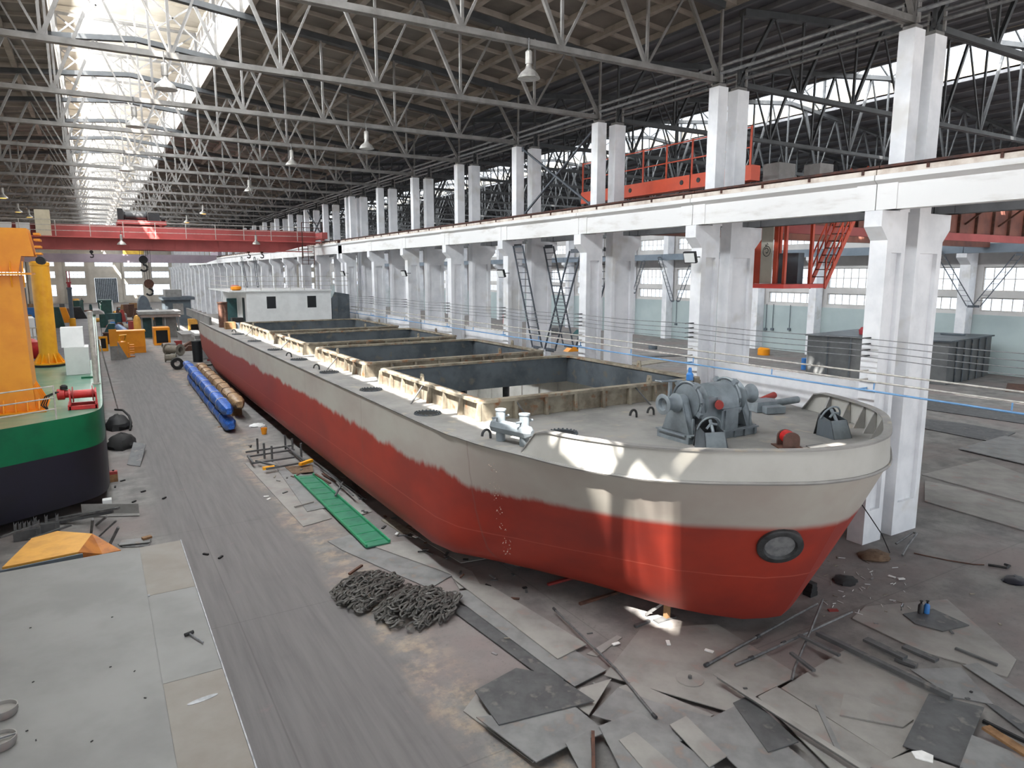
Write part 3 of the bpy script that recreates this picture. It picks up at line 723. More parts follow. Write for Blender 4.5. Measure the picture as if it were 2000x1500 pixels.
t = thing('roller_fairlead', 'red roller between two brown cheek plates on the bow deck', 'fairlead', (11.55,8.7,ZD+.004), rz=-.5)
for y in (-.17,.12):
    G().prism([(x_,y,z_) for x_,z_ in [(-.16,.02),(.16,.02),(.16,.2)]+[(.16*math.cos(a),.2+.13*math.sin(a)) for a in [pi*k/8 for k in range(1,8)]]+[(-.16,.2)]], (0,.05,0)).done('cheek_plate', MT['cheek'], t, local=True)
G().tube((0,-.12,.2),(0,.12,.2),.13,16).done('roller', MT['red'], t, smooth=True, local=True)
G().box(-.24,.24,-.24,.24,0,.02).done('foot_plate', MT['rust'], t, local=True)
tag(G().prism([(11.75,8.25,ZD+.003),(12.25,8.2,ZD+.003),(12.35,8.5,ZD+.003),(11.9,8.55,ZD+.003)], (0,0,.02)).done('scrap_plate', MT['plate2']), 'thin dark scrap of plate beside the red roller fairlead', 'steel plate')
t = thing('ship_anchor', 'gray anchor lying on the deck behind the windlass', 'anchor', (14.5,11.55,ZD))
G().prism([(13.75,11.3,ZD+.02),(14.35,11.2,ZD+.02),(14.6,11.5,ZD+.02),(14.4,11.9,ZD+.02),(13.9,11.8,ZD+.02)], (.05,.03,.24)).done('crown', MT['winch'], t)
G().tube((14.35,11.35,ZD+.18),(15.2,11.25,ZD+.22),.09,12).done('fluke_arm', MT['winch'], t, smooth=True)
G().tube((14.4,11.75,ZD+.18),(15.05,11.85,ZD+.26),.085,12).done('fluke_arm', MT['redoxide'], t, smooth=True)
G().prism([(13.8,11.05,ZD+.02),(14.3,10.9,ZD+.02),(14.45,11.2,ZD+.02),(13.9,11.28,ZD+.02)], (0,0,.16)).done('fluke', MT['winch'], t)
G().path([(13.9+.12*math.cos(a),12.0,ZD+.3+.14*math.sin(a)) for a in [pi*k/10 for k in range(11)]], .03, 6).done('shackle', MT['winchd'], t, smooth=True)
t = thing('mooring_bollard', 'gray twin mooring bollard with crossbars on the left deck edge', 'bollard', (7.0,11.75,ZD))
for x, y in ((6.95,12.1),(7.12,11.45)):
    o = G().lathe((x,y,ZD+.004), [(.1,0),(.1,.62),(.115,.63),(.115,.66),(0,.66)], 14).done('post', MT['winch'], t, smooth=True)
    G().tube((x-.22,y-.05,ZD+.5),(x+.22,y+.05,ZD+.5),.025,8).done('crossbar', MT['winch'], o, smooth=True)
G().lathe((6.88,12.3,ZD+.3), [(.1,0),(.14,.04),(.14,1.0),(.06,1.12)], 8, (.26,-1,0)).done('body', MT['winch'], t)
# blocks and props under the hull
for i in range(14):
    y = 11.5+3.0*i
    o = G().box(10.6,11.4,y-.3,y+.3,.002,.4).done('keel_block', MT['cement'])
    tag(o, 'concrete keel block under the ship, %s from the bow' % ORD[i], 'keel block', 'keel blocks under the ship')
p = F(842,1042); tag(G().lathe((p.x+.3,p.y+.1,.002), [(.2,0),(.2,.38),(0,.38)], 14).done('support_drum', MT['rust'], smooth=True), 'rusty drum propping the ship near the draught marks', 'drum')
p = F(1310,1213); t = thing('prop_stand', 'steel prop stand with sloping struts under the bow', 'stand', (p.x,p.y+.12,0))
q = (p.x,p.y+.12)
G().box(q[0]-.05,q[0]+.05,q[1]-.05,q[1]+.05,.03,.36).done('post', MT['wood'], t)
G().box(q[0]-.3,q[0]+.2,q[1]-.08,q[1]+.08,.002,.03).done('foot', MT['plate2'], t)
for dx, dy in ((.35,.25),(-.3,.3)): G().bar((q[0]+dx*.2,q[1]+dy*.2,.33),(q[0]+dx,q[1]+dy,.03),.05).done('strut', MT['steel'], t)
for a, b, nm, lb, mt in (((1070,1144),(1128,1128),'red_strut','short red steel strut sticking out from below the hull',MT['redoxide']),((1132,1182),(1210,1158),'red_strut','longer dark red strut sticking out below the bow',MT['rust']),
        ((1018,1108),(985,1100),'angle_offcut','dark angle offcut under the draught marks',MT['plate2']),((1240,1226),(1268,1215),'angle_offcut','dark angle offcut at the foot of the prop stand',MT['plate2'])):
    a, b = F(*a), F(*b); tag(G().bar(a+Vector((0,0,.03)),b+Vector((0,0,.03)),.07,.05).done(nm, mt), lb, 'steel bar')
# ================================================================ cranes, braces, pipes, lamps
def ray(px, py):
    return (F(px,py,0)-Vector((0,0,H))) if py > 540 else (F(px,py,20)-Vector((0,0,H)))
def OX(px, py, X): d = ray(px,py); return Vector((0,0,H))+d*(X/d.x)
def OY(px, py, Y): d = ray(px,py); return Vector((0,0,H))+d*(Y/d.y)
# ---- red bridge crane of the ship bay
YC = 58.0; m = MT['crane_red']
t = thing('bridge_crane', 'red double girder bridge crane spanning the ship bay', 'overhead crane', (2,YC+1.5,8.7))
for y in (YC, YC+2.9):
    g = G(); xs0, xs1 = -12.0, 15.9
    pr = [(xs0+2,8.72),(13.2,8.72),(15.4,9.3),(xs1,9.3),(xs1,10.36),(xs0,10.36),(xs0,9.3)]
    g.prism([(x,y,z) for x,z in pr], (0,.5,0)); gd = g.done('girder', m, t)
    if y == YC:
        g = G(); g.box(xs0,15.6,y-.1,y-.001,8.7,8.78); 
        for i in range(18): x = -11+1.5*i; g.box(x-.03,x+.03,y-.06,y-.001,8.8,9.44)
        g.done('flange_stiffener', m, gd)
        g = G(); g.box(xs0,16.2,y-.8,y-.001,9.45,9.52); g.done('walkway', M('walkway_edge_red', (196,96,92), (176,84,80), 1, .6), t)
        g = G()
        for i in range(15): x = -12+2.02*i; g.bar((x,y-.78,9.52),(x,y-.78,10.6),.045)
        for z in (9.9,10.25,10.6): g.bar((-12,y-.78,z),(16.2,y-.78,z),.035)
        g.done('railing', MT['railm'], t)
for x in (16.1,):
    g = G(); g.box(x-.2,x+.25,YC-1.9,YC+5.2,9.72,10.22)
    for y in (YC-1.3,YC+4.5): g.tube((x-.1,y,9.82),(x+.1,y,9.82),.25,16)
    g.done('end_carriage', m, t)
g = G()
for x in (14.6,16.25):
    for y in (YC-.9,): g.bar((x,y,8.2 if x < 15 else 9.6),(x,y,11.0),.06)
for z in (10.6,11.0): g.bar((14.6,YC-.9,z),(16.25,YC-.9,z),.04)
for z in [7.75+.28*k for k in range(6)]: g.bar((14.55,YC-.9,z),(15.5,YC-.9,z),.035); g.bar((15.5,YC-.9,z),(15.5,YC-.3,z),.035)
for x in (14.55,15.02,15.5): g.bar((x,YC-.9,7.7),(x,YC-.9,9.2),.04)
g.done('ladder_cage', MT['rail_rust'], t)
g = G(); g.box(-3.02,-2.16,YC-.6,YC-.1,9.53,11.25); g.done('tall_cabinet', MT['graybox'] if 0 else M('cream_cabinet', (222,214,190), (206,198,172), 2, .5), t)
for a in (-4.1,-5.1,-6.0):
    g = G(); g.box(a,a+.75,YC-.6,YC-.1,9.53,10.35); g.done('low_cabinet', MT['cabinet'], t)
tr = thing('crane_trolley', 'black hoist trolley on red frame atop the bridge crane', 'crane trolley', (3.4,YC+1.6,10.37))
g = G(); g.box(1.85,5.0,YC+.02,YC+3.4,10.5,10.78)
for x in (2.2,4.6):
    for y in (YC+.2,YC+3.2): g.tube((x,y-.08,10.5),(x,y+.08,10.5),.125,12)
g.done('frame', m, tr)
g = G(); g.lathe((2.3,YC+1.5,11.2), [(.4,0),(.4,.05),(.3,.06),(.3,1.5),(.4,1.51),(.4,1.56)], 18, (1,0,0)); g.done('rope_drum', MT['black'], tr, smooth=True)
g = G(); g.box(3.9,4.6,YC+.3,YC+1.2,10.8,11.35); g.tube((2.4,YC+.6,11.1),(3.7,YC+.6,11.1),.26,14); g.done('hoist_motor', MT['black'], tr, smooth=True)
g = G(); g.box(1.9,2.25,YC+.3,YC+1.1,10.8,11.6); g.done('gear_unit', MT['dark'], tr); G().tube((4.7,YC+.4,10.95),(4.95,YC+.4,10.95),.15,10).done('brake', MT['dark'], tr, smooth=True)
def hook(px, py0, py1, Y, r, ztop, name, label, nrope=2, col=None):
    c = OY(px,py0,Y); d = OY(px,py1,Y)
    t = thing(name, label, 'crane hook', (c.x,Y,d.z))
    h = c.z-d.z
    G().lathe((c.x,Y-.12*r/.3,c.z-.33*h), [(.0,0),(r,.01),(r*1.02,.1*r/.3),(r,.23*r/.3),(0,.24*r/.3)], 18, (0,1,0)).done('sheave_block', col or MT['black'], t, smooth=True)
    z = c.z-.55*h; q = .2*h
    pts = [(c.x,Y,z),(c.x,Y,z-.1*h)]+[(c.x-q*math.sin(a)*1.0,Y,z-.1*h-q+q*math.cos(a)) for a in [-.0-pi*k/9*1.35 for k in range(1,10)]]
    G().path(pts, .05*h+.015, 8).done('hook', MT['black'], t, smooth=True)
    g = G()
    for k in range(nrope):
        x = c.x-r*.7+1.4*r*k/max(1,nrope-1); g.tube((x,Y,c.z-.1*h),(x,Y,ztop),.015,5)
    g.done('hanging_rope', MT['winchd'], t)
hook(279,497,528,YC+1.6,.3,10.45,'hook_block','black crane hook block hanging just below the red girder',4)
hook(290,544,575,YC+1.9,.34,10.45,'hook_block','brown crane hook block hanging low below the red girder',4,MT['rust'])
hook(178,487,502,YC+1.2,.12,10.3,'crane_hook','small black hook under the red girder left of the hook blocks')
hook(485,487,503,YC+.9,.12,10.3,'crane_hook','left one of two small brown hooks near the girder end',2,MT['rust'])
hook(511,487,503,YC+.9,.12,10.3,'crane_hook','right one of two small brown hooks near the girder end',2,MT['rust'])
# ---- second crane far down the bay
a, b = OY(195,496,112), OY(195,512,112)
t = thing('bridge_crane', 'violet-gray bridge crane far down the bay near the end wall', 'overhead crane', (2,112,b.z))
mm = M('violet_gray_paint', (156,142,152), (140,128,140), .5, .6)
for y in (112,114.6): G().prism([(-11.5,y,a.z),(-11.5,y,b.z+.5),(-10,y,b.z),(14.5,y,b.z),(16,y,b.z+.5),(16,y,a.z)], (0,.5,0)).done('girder', mm, t)
G().box(15.9,16.45,110,117,9.6,max(10.1,a.z+.1)).done('end_carriage', mm, t)
G().box(4.0,6.5,112.1,115,a.z+.02,a.z+.9).done('trolley', M('yellow_hoist', (214,178,70), (186,150,60), 2, .6), t)
# ---- orange crane of the next bay with its cab and stairs
mo = MT['crane_orange']
t = thing('bridge_crane', 'orange bridge crane of the next bay with hanging cab', 'overhead crane', (30,20,8.5))
g = G(); g.box(19.35,19.8,16.7,26.3,10.12,10.62)
o = g.done('end_carriage', mo, t)
for y in (19.1,19.95,22.9): G().tube((19.33,y,10.38),(19.36,y,10.38),.09,12).done('access_hole', MT['black'], o)
G().box(19.33,19.35,19.5,19.53,10.12,10.62).done('joint', MT['black'], o)
g = G()
for y in (17.2,25.6): g.tube((19.4,y,9.78),(19.6,y,9.78),.2,14)
g.done('wheels', MT['winchd'], o)
g = G()
for i in range(8): y = 16.8+1.35*i; g.bar((19.4,y,10.62),(19.4,y,11.9),.05)
for z in (11.2,11.85): g.bar((19.4,16.8,z),(19.4,26.2,z),.04)
g.done('railing', mo, t)
for y in (17.2,24.6):
    g = G(); g.prism([(19.9,y,10.1),(19.9,y,9.4),(21.5,y,8.75),(52.4,y,8.75),(52.4,y,10.1)], (0,.45,0)); gd = g.done('girder', MT['girder_brown'], t)
    if y < 20:
        g = G(); g.box(21.4,52.4,y-.2,y-.001,8.45,8.78); g.done('bottom_flange', MT['crane_red'], gd)
        g = G()
        for i in range(20): x = 21.6+1.5*i; g.box(x-.03,x+.03,y-.12,y-.001,8.8,10.0)
        for i in range(10): x = 22.2+3*i; g.bar((x,y-.02,9.2),(x,y-1.0,9.95),.07); g.bar((x,y-1.0,9.98),(x,y,9.98),.07)
        g.done('stiffener', MT['rust'], gd)
        g = G(); g.box(20.5,52.4,y-1.1,y-.15,10.0,10.06); g.done('walkway', MT['girder_brown'], t)
G().box(21.5,22.4,17.3,18.0,10.12,10.95).done('electric_cabinet', MT['graybox'], t); G().box(23.8,24.6,17.3,18.0,10.12,11.1).done('electric_cabinet', MT['graybox'], t)
c = OY(1480,500,16.0); X0, X1, Y0, Y1, Z0, Z1 = 19.95, 21.3, 15.6, 16.9, 6.5, 8.75
cab = thing('crane_cab', 'red framed operator cab with white panel hanging under the orange crane', 'crane cab', ((X0+X1)/2,(Y0+Y1)/2,Z0))
g = G(); w = .05
for x in (X0,X1):
    for y in (Y0,Y1): g.box(x-w,x+w,y-w,y+w,Z0+.14,Z1)
for z in (Z1-.06,):
    g.box(X0,X1,Y0-w,Y0+w,z,z+.1); g.box(X0,X1,Y1-w,Y1+w,z,z+.1); g.box(X0-w,X0+w,Y0,Y1,z,z+.1); g.box(X1-w,X1+w,Y0,Y1,z,z+.1)
g.done('frame', mo, cab)
G().box(X0-.25,X1+.5,Y0-.2,Y1+.2,Z0,Z0+.14).done('floor_pan', M('cab_floor_red', (214,70,60), (196,60,52), 2, .5), cab)
G().box(X0-.03,X0,Y1-.3,Y1,Z0+.15,Z1).done('corner_board', mo, cab); G().box(X0-.02,X0,Y0+.3,Y0+.46,Z0+.15,Z1).done('door_board', mo, cab); G().box(X1-.4,X1-.1,Y0+.2,Y1-.3,Z0+.15,Z0+1.2).done('operator_seat', MT['slate'], cab)
pn = G().box(X0-.03,X0,Y0+.5,Y1-.32,Z0+.16,Z1-.1).done('white_panel', M('ivory_panel', (206,204,190), (194,192,178), 2, .5), cab)
g = G(); yy, zz = (Y0+.5+Y1-.32)/2, 7.75; g.path([(X0-.035,yy+.15*math.cos(a),zz+.17*math.sin(a)) for a in [2*pi*k/24 for k in range(24)]], .012, 4, True)
g.path([(X0-.035,yy+.1*math.cos(a)*(1-k/24),zz+.12*math.sin(a)*(1-k/30)) for k,a in enumerate([.5+5.2*k/18 for k in range(19)])], .014, 4); g.path([(X0-.035,yy-.05+.03*k,zz+.22+.05*math.sin(k*1.6)) for k in range(5)], .012, 4)
g.done('emblem', MT['winchd'], pn)
st = thing('crane_stairs', 'rusty red steel stairs climbing from the crane cab to the girder', 'stairs', (21.9,16.0,6.6))
g = G(); a, b = Vector((21.9,15.7,6.5)), Vector((23.9,15.7,9.8))
for y in (15.45,16.05): g.bar((a.x,y,a.z),(b.x,y,b.z),.05,.16)
g.done('stringer', mo, st)
g = G()
for k in range(13): p = a.lerp(b,(k+.5)/13); g.box(p.x-.12,p.x+.12,15.48,16.02,p.z-.015,p.z+.015)
g.done('treads', MT['rust'], st)
g = G()
for y in (15.43,16.07):
    for q in (.5,.95): g.bar((a.x,y,a.z+q),(b.x,y,b.z+q),.04)
    for k in range(6): p = a.lerp(b,k/5); g.bar((p.x,y,p.z),(p.x,y,p.z+.95),.04)
g.done('handrail', mo, st)
# ---- crane beams and columns along the far wall of the next bay
base = None
for k, y in enumerate(PIER[3:24]):
    if base is None:
        base = thing('wall_column', 'x', 'column', (53.3,y,0), 'columns along the far wall')
        G().box(52.95,53.86,y-.35,y+.35,0,15).done('shaft', MT['white_paint'], base)
        G().prism([(52.95,y-.35,7.6),(52.95,y-.35,8.38),(52.3,y-.35,8.38),(52.3,y-.35,8.1)], (0,.7,0)).done('corbel', MT['white_paint'], base)
        c = base
        cb0 = G().box(52.45,52.85,y+.02,y+DY-.02,8.4,9.02).done('wall_crane_beam', M('slate_blue_beam', (118,130,142), (100,112,124), .6, .6))
        cb = cb0
    else: c = dup(base, (53.3,y,0), 'x'); cb = cb0.copy(); COL.objects.link(cb); cb.location.y = cb0.location.y+DY*k
    c['label'] = 'white column against the windowed far wall, %s from the right' % ORD[k]
    tag(cb, 'slate blue crane beam along the windowed far wall, %s span from the right' % ORD[k], 'beam', 'crane beams along the far wall')
# ---- lattice braces between columns
def lattice(x, a, b, w, name, label, group, mat=MT['slate'], rungs=.32):
    a, b = Vector((x,*a)), Vector((x,*b)); d = (b-a).normalized(); s = Vector((0,w/2,0))
    t = thing(name, label, 'column brace', (x,(a.y+b.y)/2,min(a.z,b.z)), group)
    for q in (-1,1): G().bar(a+s*q,b+s*q,.06,.05).done('limb', mat, t)
    L = (b-a).length; k = max(2,int(L/rungs))
    for i in range(1,k): p = a+d*(L*i/k); G().bar(p-s,p+s,.04,.03).done('rung', mat, t)
    for p in (a,b): G().cbox(tuple(p), (.02,w*.8,.16)).done('mount_plate', mat, t)
br = 'lattice braces between the columns'
dk = M('brace_gray_paint', (84,90,98), (66,72,80), 2, .6)
lattice(16.9,(27.8,8.25),(26.1,3.7),.8,'column_brace','long lattice brace leaning from the left column in front of the ship-side bay',br,dk)
lattice(16.9,(23.3,7.9),(25.1,3.7),.8,'column_brace','lattice brace leaning the other way to meet the long one in the bay',br,dk)
lattice(18.6,(27.8,8.25),(26.1,3.7),.8,'column_brace','lattice brace of the rear plane behind the long front brace',br,dk)
lattice(18.6,(23.3,8.0),(25.1,3.7),.8,'column_brace','lattice brace of the rear plane behind the right column',br,dk)
t = thing('brace_hub', 'pale round gusset where the lattice braces meet above the white wall', 'gusset', (16.82,25.65,2.9)); G().tube((16.78,25.65,3.45),(16.85,25.65,3.45),.3,16).done('gusset_plate', MT['white_paint'], t, smooth=True)
for y in (27.9,23.4): g = G(); g.bar((16.9,25.65+(.12 if y>25.65 else -.12),3.1),(16.9,y,.05),.08); g.bar((16.9,25.65+(.4 if y>25.65 else -.4),3.1),(16.9,y+(.2 if y>25.65 else -.2),.05),.08); g.done('lower_leg', dk, t)
def xb(x, p, q, w, label, cat):
    o = tag(G().bar((x,*p),(x,*q),w).done('cross_brace', dk), label, cat)
    for e in (p,q): G().cbox((x,*e), (.03,.16,.2)).done('mount_plate', dk, o)
for k, (p, q) in enumerate((((28.1,12.6),(23.0,9.75)),((23.0,12.6),(28.1,9.75)))):
    xb(17.35+.12*k,p,q,.07, '%s diagonal of the thin cross brace between the upper columns' % ('falling','rising')[k], 'column brace')
for k, (p, q) in enumerate((((65.55,12.6),(60.25,9.75)),((60.25,12.6),(65.55,9.75)))):
    xb(17.35+.12*k,p,q,.09, '%s diagonal of the far cross brace by the red crane end' % ('falling','rising')[k], 'column brace')
for i, (p, q) in enumerate((((485,503),(496,560)),((511,503),(518,560)))):
    a, b = OX(*p,16.9), OX(*q,16.9); lattice(16.1,(a.y,a.z),(b.y,b.z),.9,'column_brace','%s of two lattice braces seen above the deckhouse roof' % ('left','right')[i],'lattice braces above the deckhouse',dk,.5)
for i, (p, q) in enumerate((((1840,487),(1905,598)),((1998,497),(1914,598)),((1297,503),(1322,588)),((1356,520),(1331,588)),((1266,510),(1247,572)))):
    a, b = OX(*p,52.7), OX(*q,52.7)
    lattice(52.2 if i%2 else 52.05,(a.y,a.z),(b.y,b.z),.5,'column_brace','dark lattice brace before the far windows, %s of five from the right' % ORD[[1,0,3,2,4][i]],'lattice braces before the far windows',dk,.42)
# ---- cables and pipes running past the columns
for i, z in enumerate((5.42,5.27,5.12,4.97)):
    g = G(); pts = []
    y = 4.5
    while y < 100: pts.append((16.28, y, z-.05*abs(math.sin((y-P0)/DY*pi)))); y += 1.01
    g.path(pts, .011, 5); o = g.done('power_cable', MT['galv'], smooth=True)
    tag(o, 'thin gray cable strung along the column row, %s from the top' % ORD[i], 'cable', 'cables along the column row')
    g = G()
    for y in YS[:8]: g.box(16.3,16.66,y-.02,y+.02,z-.03,z)
    g.done('cable_bracket', MT['black'], o)
for z, nm, mt, lb in ((4.58,'air_pipe',MT['railm'],'upper pale pipe running along the column row'),(4.36,'air_pipe',MT['railm'],'lower pale pipe running along the column row'),(4.13,'blue_pipe',MT['sky_pipe'],'blue pipe running along the column row behind the ship')):
    g = G(); g.tube((16.3,4.5,z),(16.3,100,z),.024,8); o = g.done(nm, mt, smooth=True); tag(o, lb, 'pipe')
    g = G()
    for y in YS[:14]: g.box(16.33,16.66,y-.015,y+.015,z-.02,z+.02)
    if nm == 'blue_pipe':
        for k in range(16): y = 6.9+3.03*k; g.tube((16.3,y,4.17),(16.3,y,4.33),.018,6)
    g.done('pipe_bracket', mt, o)
# ---- lights on the columns
for i, (y, z) in enumerate(((16.2,7.5),(28.1,7.0),(39.9,7.0),(52.0,7.0))):
    t = thing('floodlight', 'square floodlight fixed to a column, %s from the right' % ORD[i], 'floodlight', (16.2,y,z-.2), 'floodlights on the columns')
    g = G(); g.cbox((16.2,y,z), (.1,.42,.36), rz=.25, ry=-.35); g.done('housing', MT['black'], t)
    g = G(); g.cbox((16.143,y-.015,z-.02), (.012,.36,.3), rz=.25, ry=-.35); g.done('lamp_glass', MT['cabinet'], t)
    g = G(); g.bar((16.24,y,z),(16.66,y+.05,z+.02),.03); g.done('mount_arm', MT['black'], t)
spots = [(1033,100,0),(715,250,0),(265,258,0),(320,120,0),(570,312,0),(245,333,0),(487,372,0),(237,470,0),(5,378,1),(35,405,1),(57,422,1),(397,415,1),(365,431,1),(500,470,0)]
lamp0 = None
where = ['under the trusses above the ship bow, largest lamp','second largest lamp, over the middle of the ship','left of the ship under the bright skylight','highest lamp, beside the skylight','over the far hatches of the ship','under the far end of the bright skylight','above the deckhouse','hanging before the red crane girder','lit orange, leftmost of the three far lamps','lit orange, middle of the three far lamps','lit orange, rightmost of the three far lamps','lit orange, beyond the red crane above its trolley','lit pale yellow, beyond the red crane','hanging before the right part of the crane girder']
for i, (px, py, lit) in enumerate(spots):
    p = F(px,py,12.3); 
    if py > 460: p = OY(px,py,YC-1.1)
    else:
        yy = min(YT, key=lambda y: abs(y-p.y)); p = OY(px,py,yy-.16); p.z = 12.3
    t = thing('high_bay_lamp', 'bell shaped factory lamp '+where[i], 'pendant lamp', tuple(p), 'bell lamps under the roof')
    s = 1.0
    G().lathe((0,0,-.28), [(.3,0),(.29,.03),(.22,.14),(.1,.24),(.07,.34),(.07,.36)], 18).done('reflector', MT['lamp_shell'], t, smooth=True, local=True)
    G().lathe((0,0,.08), [(.09,0),(.09,.3),(.05,.34),(0,.34)], 12).done('gear_housing', MT['lamp_shell'], t, smooth=True, local=True)
    G().tube((0,0,.42),(0,0,.72),.02,6).done('hanger_rod', MT['steel'], t, local=True)
    G().lathe((0,0,-.3), [(0,0),(.2,.01),(.2,.03),(0,.04)], 14).done('bulb', MT['bulb'] if lit else MT['lamp_shell'], t, smooth=True, local=True)
# ---- things standing in the next bay
A, B, C = F(1846,753), F(1573,731), F(1929,733)
D = B+(C-A); zt = 2.72
t = thing('steel_tank', 'big dark gray rectangular steel tank in the next bay', 'tank', ((A.x+D.x)/2,(A.y+D.y)/2,0))
g = G(); g.hexa([(p.x,p.y,.005) for p in (A,B,D,C)]+[(p.x,p.y,zt) for p in (A,B,D,C)]); g.done('body', M('tank_steel', (104,106,106), (84,86,88), .8, .6, .1, world=True), t)
c = (A+D)/2
g = G(); q = [c+(p-c)*1.03 for p in (A,B,D,C)]; g.hexa([(p.x,p.y,zt+.005) for p in q]+[(p.x,p.y,zt+.1) for p in q]); g.done('top_flange', MT['dsteel'], t)
for a, b in ((A,B),(A,C)):
    for k in range(1,6):
        p = a.lerp(b,k/6); o = (p-c)*.015; G().tube((p.x+o.x,p.y+o.y,.01),(p.x+o.x,p.y+o.y,zt),.05,6).done('stiffener', MT['dsteel'], t)
for k, (u, v) in enumerate(((.3,.2),(.65,.4),(.2,.75))):
    p = A.lerp(B,u)+(C-A)*v; g = G(); g.cbox((p.x,p.y,zt+.16), (1.4,.5,.1), rz=k*.9); g.done('loose_profile', MT['slate'], t)
p = A.lerp(B,.68)+(C-A)*.3; tag(G().lathe((p.x,p.y,zt+.11), [(.4,0),(.45,.3),(.3,.5),(0,.52)], 10).done('red_pump', MT['pink'], smooth=True), 'small red machine on top of the dark steel tank', 'machine')
p = F(1572,722); tag(G().lathe((p.x,p.y,.003), [(.28,0),(.28,.85),(0,.86)], 14).done('blue_drum', MT['blue'], smooth=True), 'blue drum standing at the left end of the steel tank', 'drum')
p = F(1262,652); t = thing('red_machine', 'red machine with long pipe standing on the floor of the next bay', 'machine', (p.x,p.y,0))
G().box(p.x-.6,p.x+.6,p.y-.5,p.y+.5,.003,.9).done('body', MT['red'], t); G().tube((p.x+.6,p.y,.5),(p.x+3,p.y-.6,.4),.15,8).done('pipe', MT['slate'], t, smooth=True)
p = F(985,632); tag(G().lathe((p.x,p.y,.003), [(.2,0),(.2,1.3),(.1,1.5),(0,1.5)], 12).done('red_cylinder', MT['red'], smooth=True), 'red gas cylinder seen between the columns left of the ladder braces', 'gas cylinder')
for i, (px, py) in enumerate(((1495,645),(1508,645),(1541,645),(1320,635))):
    a = OX(px,py,53.8); a.x = 53.8; t = thing('conduit_drop', 'thin cable drop with small box on the pale wall, %s of four' % ORD[[1,2,3,0][i]], 'conduit', (53.8,a.y,a.z), 'cable drops on the pale wall')
    G().box(53.72,53.86,a.y-.15,a.y+.15,a.z,a.z+.2).done('switch_box', MT['slate'], t); G().tube((53.8,a.y,a.z+.2),(53.8,a.y,4.2),.03,6).done('conduit', MT['slate'], t)
# ================================================================ left side: green vessel, pontoon, scrap
ZV = 2.92
out = [(-9,18.9),(-4,21.45),(-2.45,22.35),(-1.4,22.98),(-.8,23.38),(-.4,23.75),(-.17,24.2),(-.07,24.9),(-.04,26.5),(-.04,88),(-9,88)]
v = thing('work_vessel', 'green and navy work vessel with orange column on the left', 'ship', (-4.5,40,0))
out2 = dens(out[:9],4)+out[9:]
def wallring(g, r, z0, z1):
    k = len(r); g.add([(x,y,z0) for x,y in r]+[(x,y,z1) for x,y in r], [(i,(i+1)%k,k+(i+1)%k,k+i) for i in range(k)])
g = G(); wallring(g, out2, .35, 1.9); g.add([(x,y,.35) for x,y in out2],[tuple(range(len(out2)))]); g.done('lower_hull', MT['navy'], v, smooth=True)
g = G(); wallring(g, out2, 1.9, ZV); g.done('upper_hull', MT['green'], v, smooth=True)
g = G(); g.add([(x,y,ZV) for x,y in out2],[tuple(range(len(out2)))]); g.done('deck', MT['green_deck'], v)
g = G()
pts = [(-4,21.5),(-2.45,22.41),(-1.2,23.17)]
for q in (.3,.62,.95): g.path([(x,y,ZV+q) for x,y in pts], .02, 6)
for x, y in pts: g.tube((x,y,ZV),(x,y,ZV+.97),.025,6)
for k in range(10): y = 30.5+3*k; g.tube((-.12,y,ZV),(-.12,y,ZV+1.0),.022,6)
for q in (.5,1.0): g.tube((-.12,30.5,ZV+q),(-.12,57.5,ZV+q),.018,6)
g.done('railing', MT['railm'], v, smooth=True)
for i in range(4): tag(G().box(-8+1.0*i*2,-7.2+2.0*i,24.6,25.6,.003,.345).done('keel_block', MT['cement']), 'concrete block under the green vessel bow, %s from the left' % ORD[i], 'keel block', 'keel blocks under the green vessel')
G().box(-9,-.3,38.6,87.9,ZV+.001,ZV+.003).done('aft_plating', M('dark_aft_deck', (96,94,96), (70,68,72), 1.2, .7, world=True), v)
# orange column with ribbed foot
t = thing('deck_column', 'tall tapered orange steel column with ribbed foot on the green deck', 'column', (-2.7,25.6,ZV+.004)); m = MT['orange']
a, b = OY(36,545,25.0), OY(76,800,25.0)
g = G(); xb, xt = -1.78, a.x+.02
g.hexa([(-3.9,24.9,ZV+.03),(xb,24.9,ZV+.03),(xb,26.5,ZV+.03),(-3.9,26.5,ZV+.03),(-3.6,25.0,6.95),(xt,25.0,6.95),(xt,26.3,6.95),(-3.6,26.3,6.95)]); g.done('body', m, t)
g = G(); g.box(-4.1,-1.5,24.55,26.8,ZV+.004,ZV+.04)
o = g.done('base_plate', m, t)
for i in range(9):
    x = -4.0+.29*i; G().prism([(x,24.86,ZV+.05),(x,24.6,ZV+.05),(x,24.6,ZV+.12),(x,24.84,ZV+.4)], (.03,0,0)).done('gusset', m, o)
for i in range(4):
    y = 25.0+.4*i; G().prism([(-1.74,y,ZV+.05),(-1.5,y,ZV+.05),(-1.5,y,ZV+.12),(-1.8,y,ZV+.8)], (0,.03,0)).done('gusset', m, o)
g = G(); g.box(-3.8,xt+.32,24.8,26.5,6.96,7.02); o = g.done('head_flange', m, t)
for i in range(5): x = xt+.1-.3*i; G().prism([(x,24.82,6.94),(x,24.97,6.94),(x,24.97,6.6)], (.03,0,0)).done('gusset', m, o)
for i in range(5): x = xt+.1-.3*i; G().prism([(x,24.82,7.03),(x,24.97,7.03),(x,24.97,7.35)], (.03,0,0)).done('gusset', m, o)
g = G(); g.prism([(-3.6,25.0,7.04),(xt,25.0,7.04),(xt+.1,25.0,7.5),(xt+.42,25.0,7.5),(xt+.3,25.0,8.3),(-3.6,25.0,8.3)], (0,1.3,0)); g.done('head', m, t)
g = G()
for z in (7.55,7.75,7.95,8.12): g.box(xt+.44,xt+.6,25.1,25.9,z,z+.06)
g.done('sheave_guard', m, t)
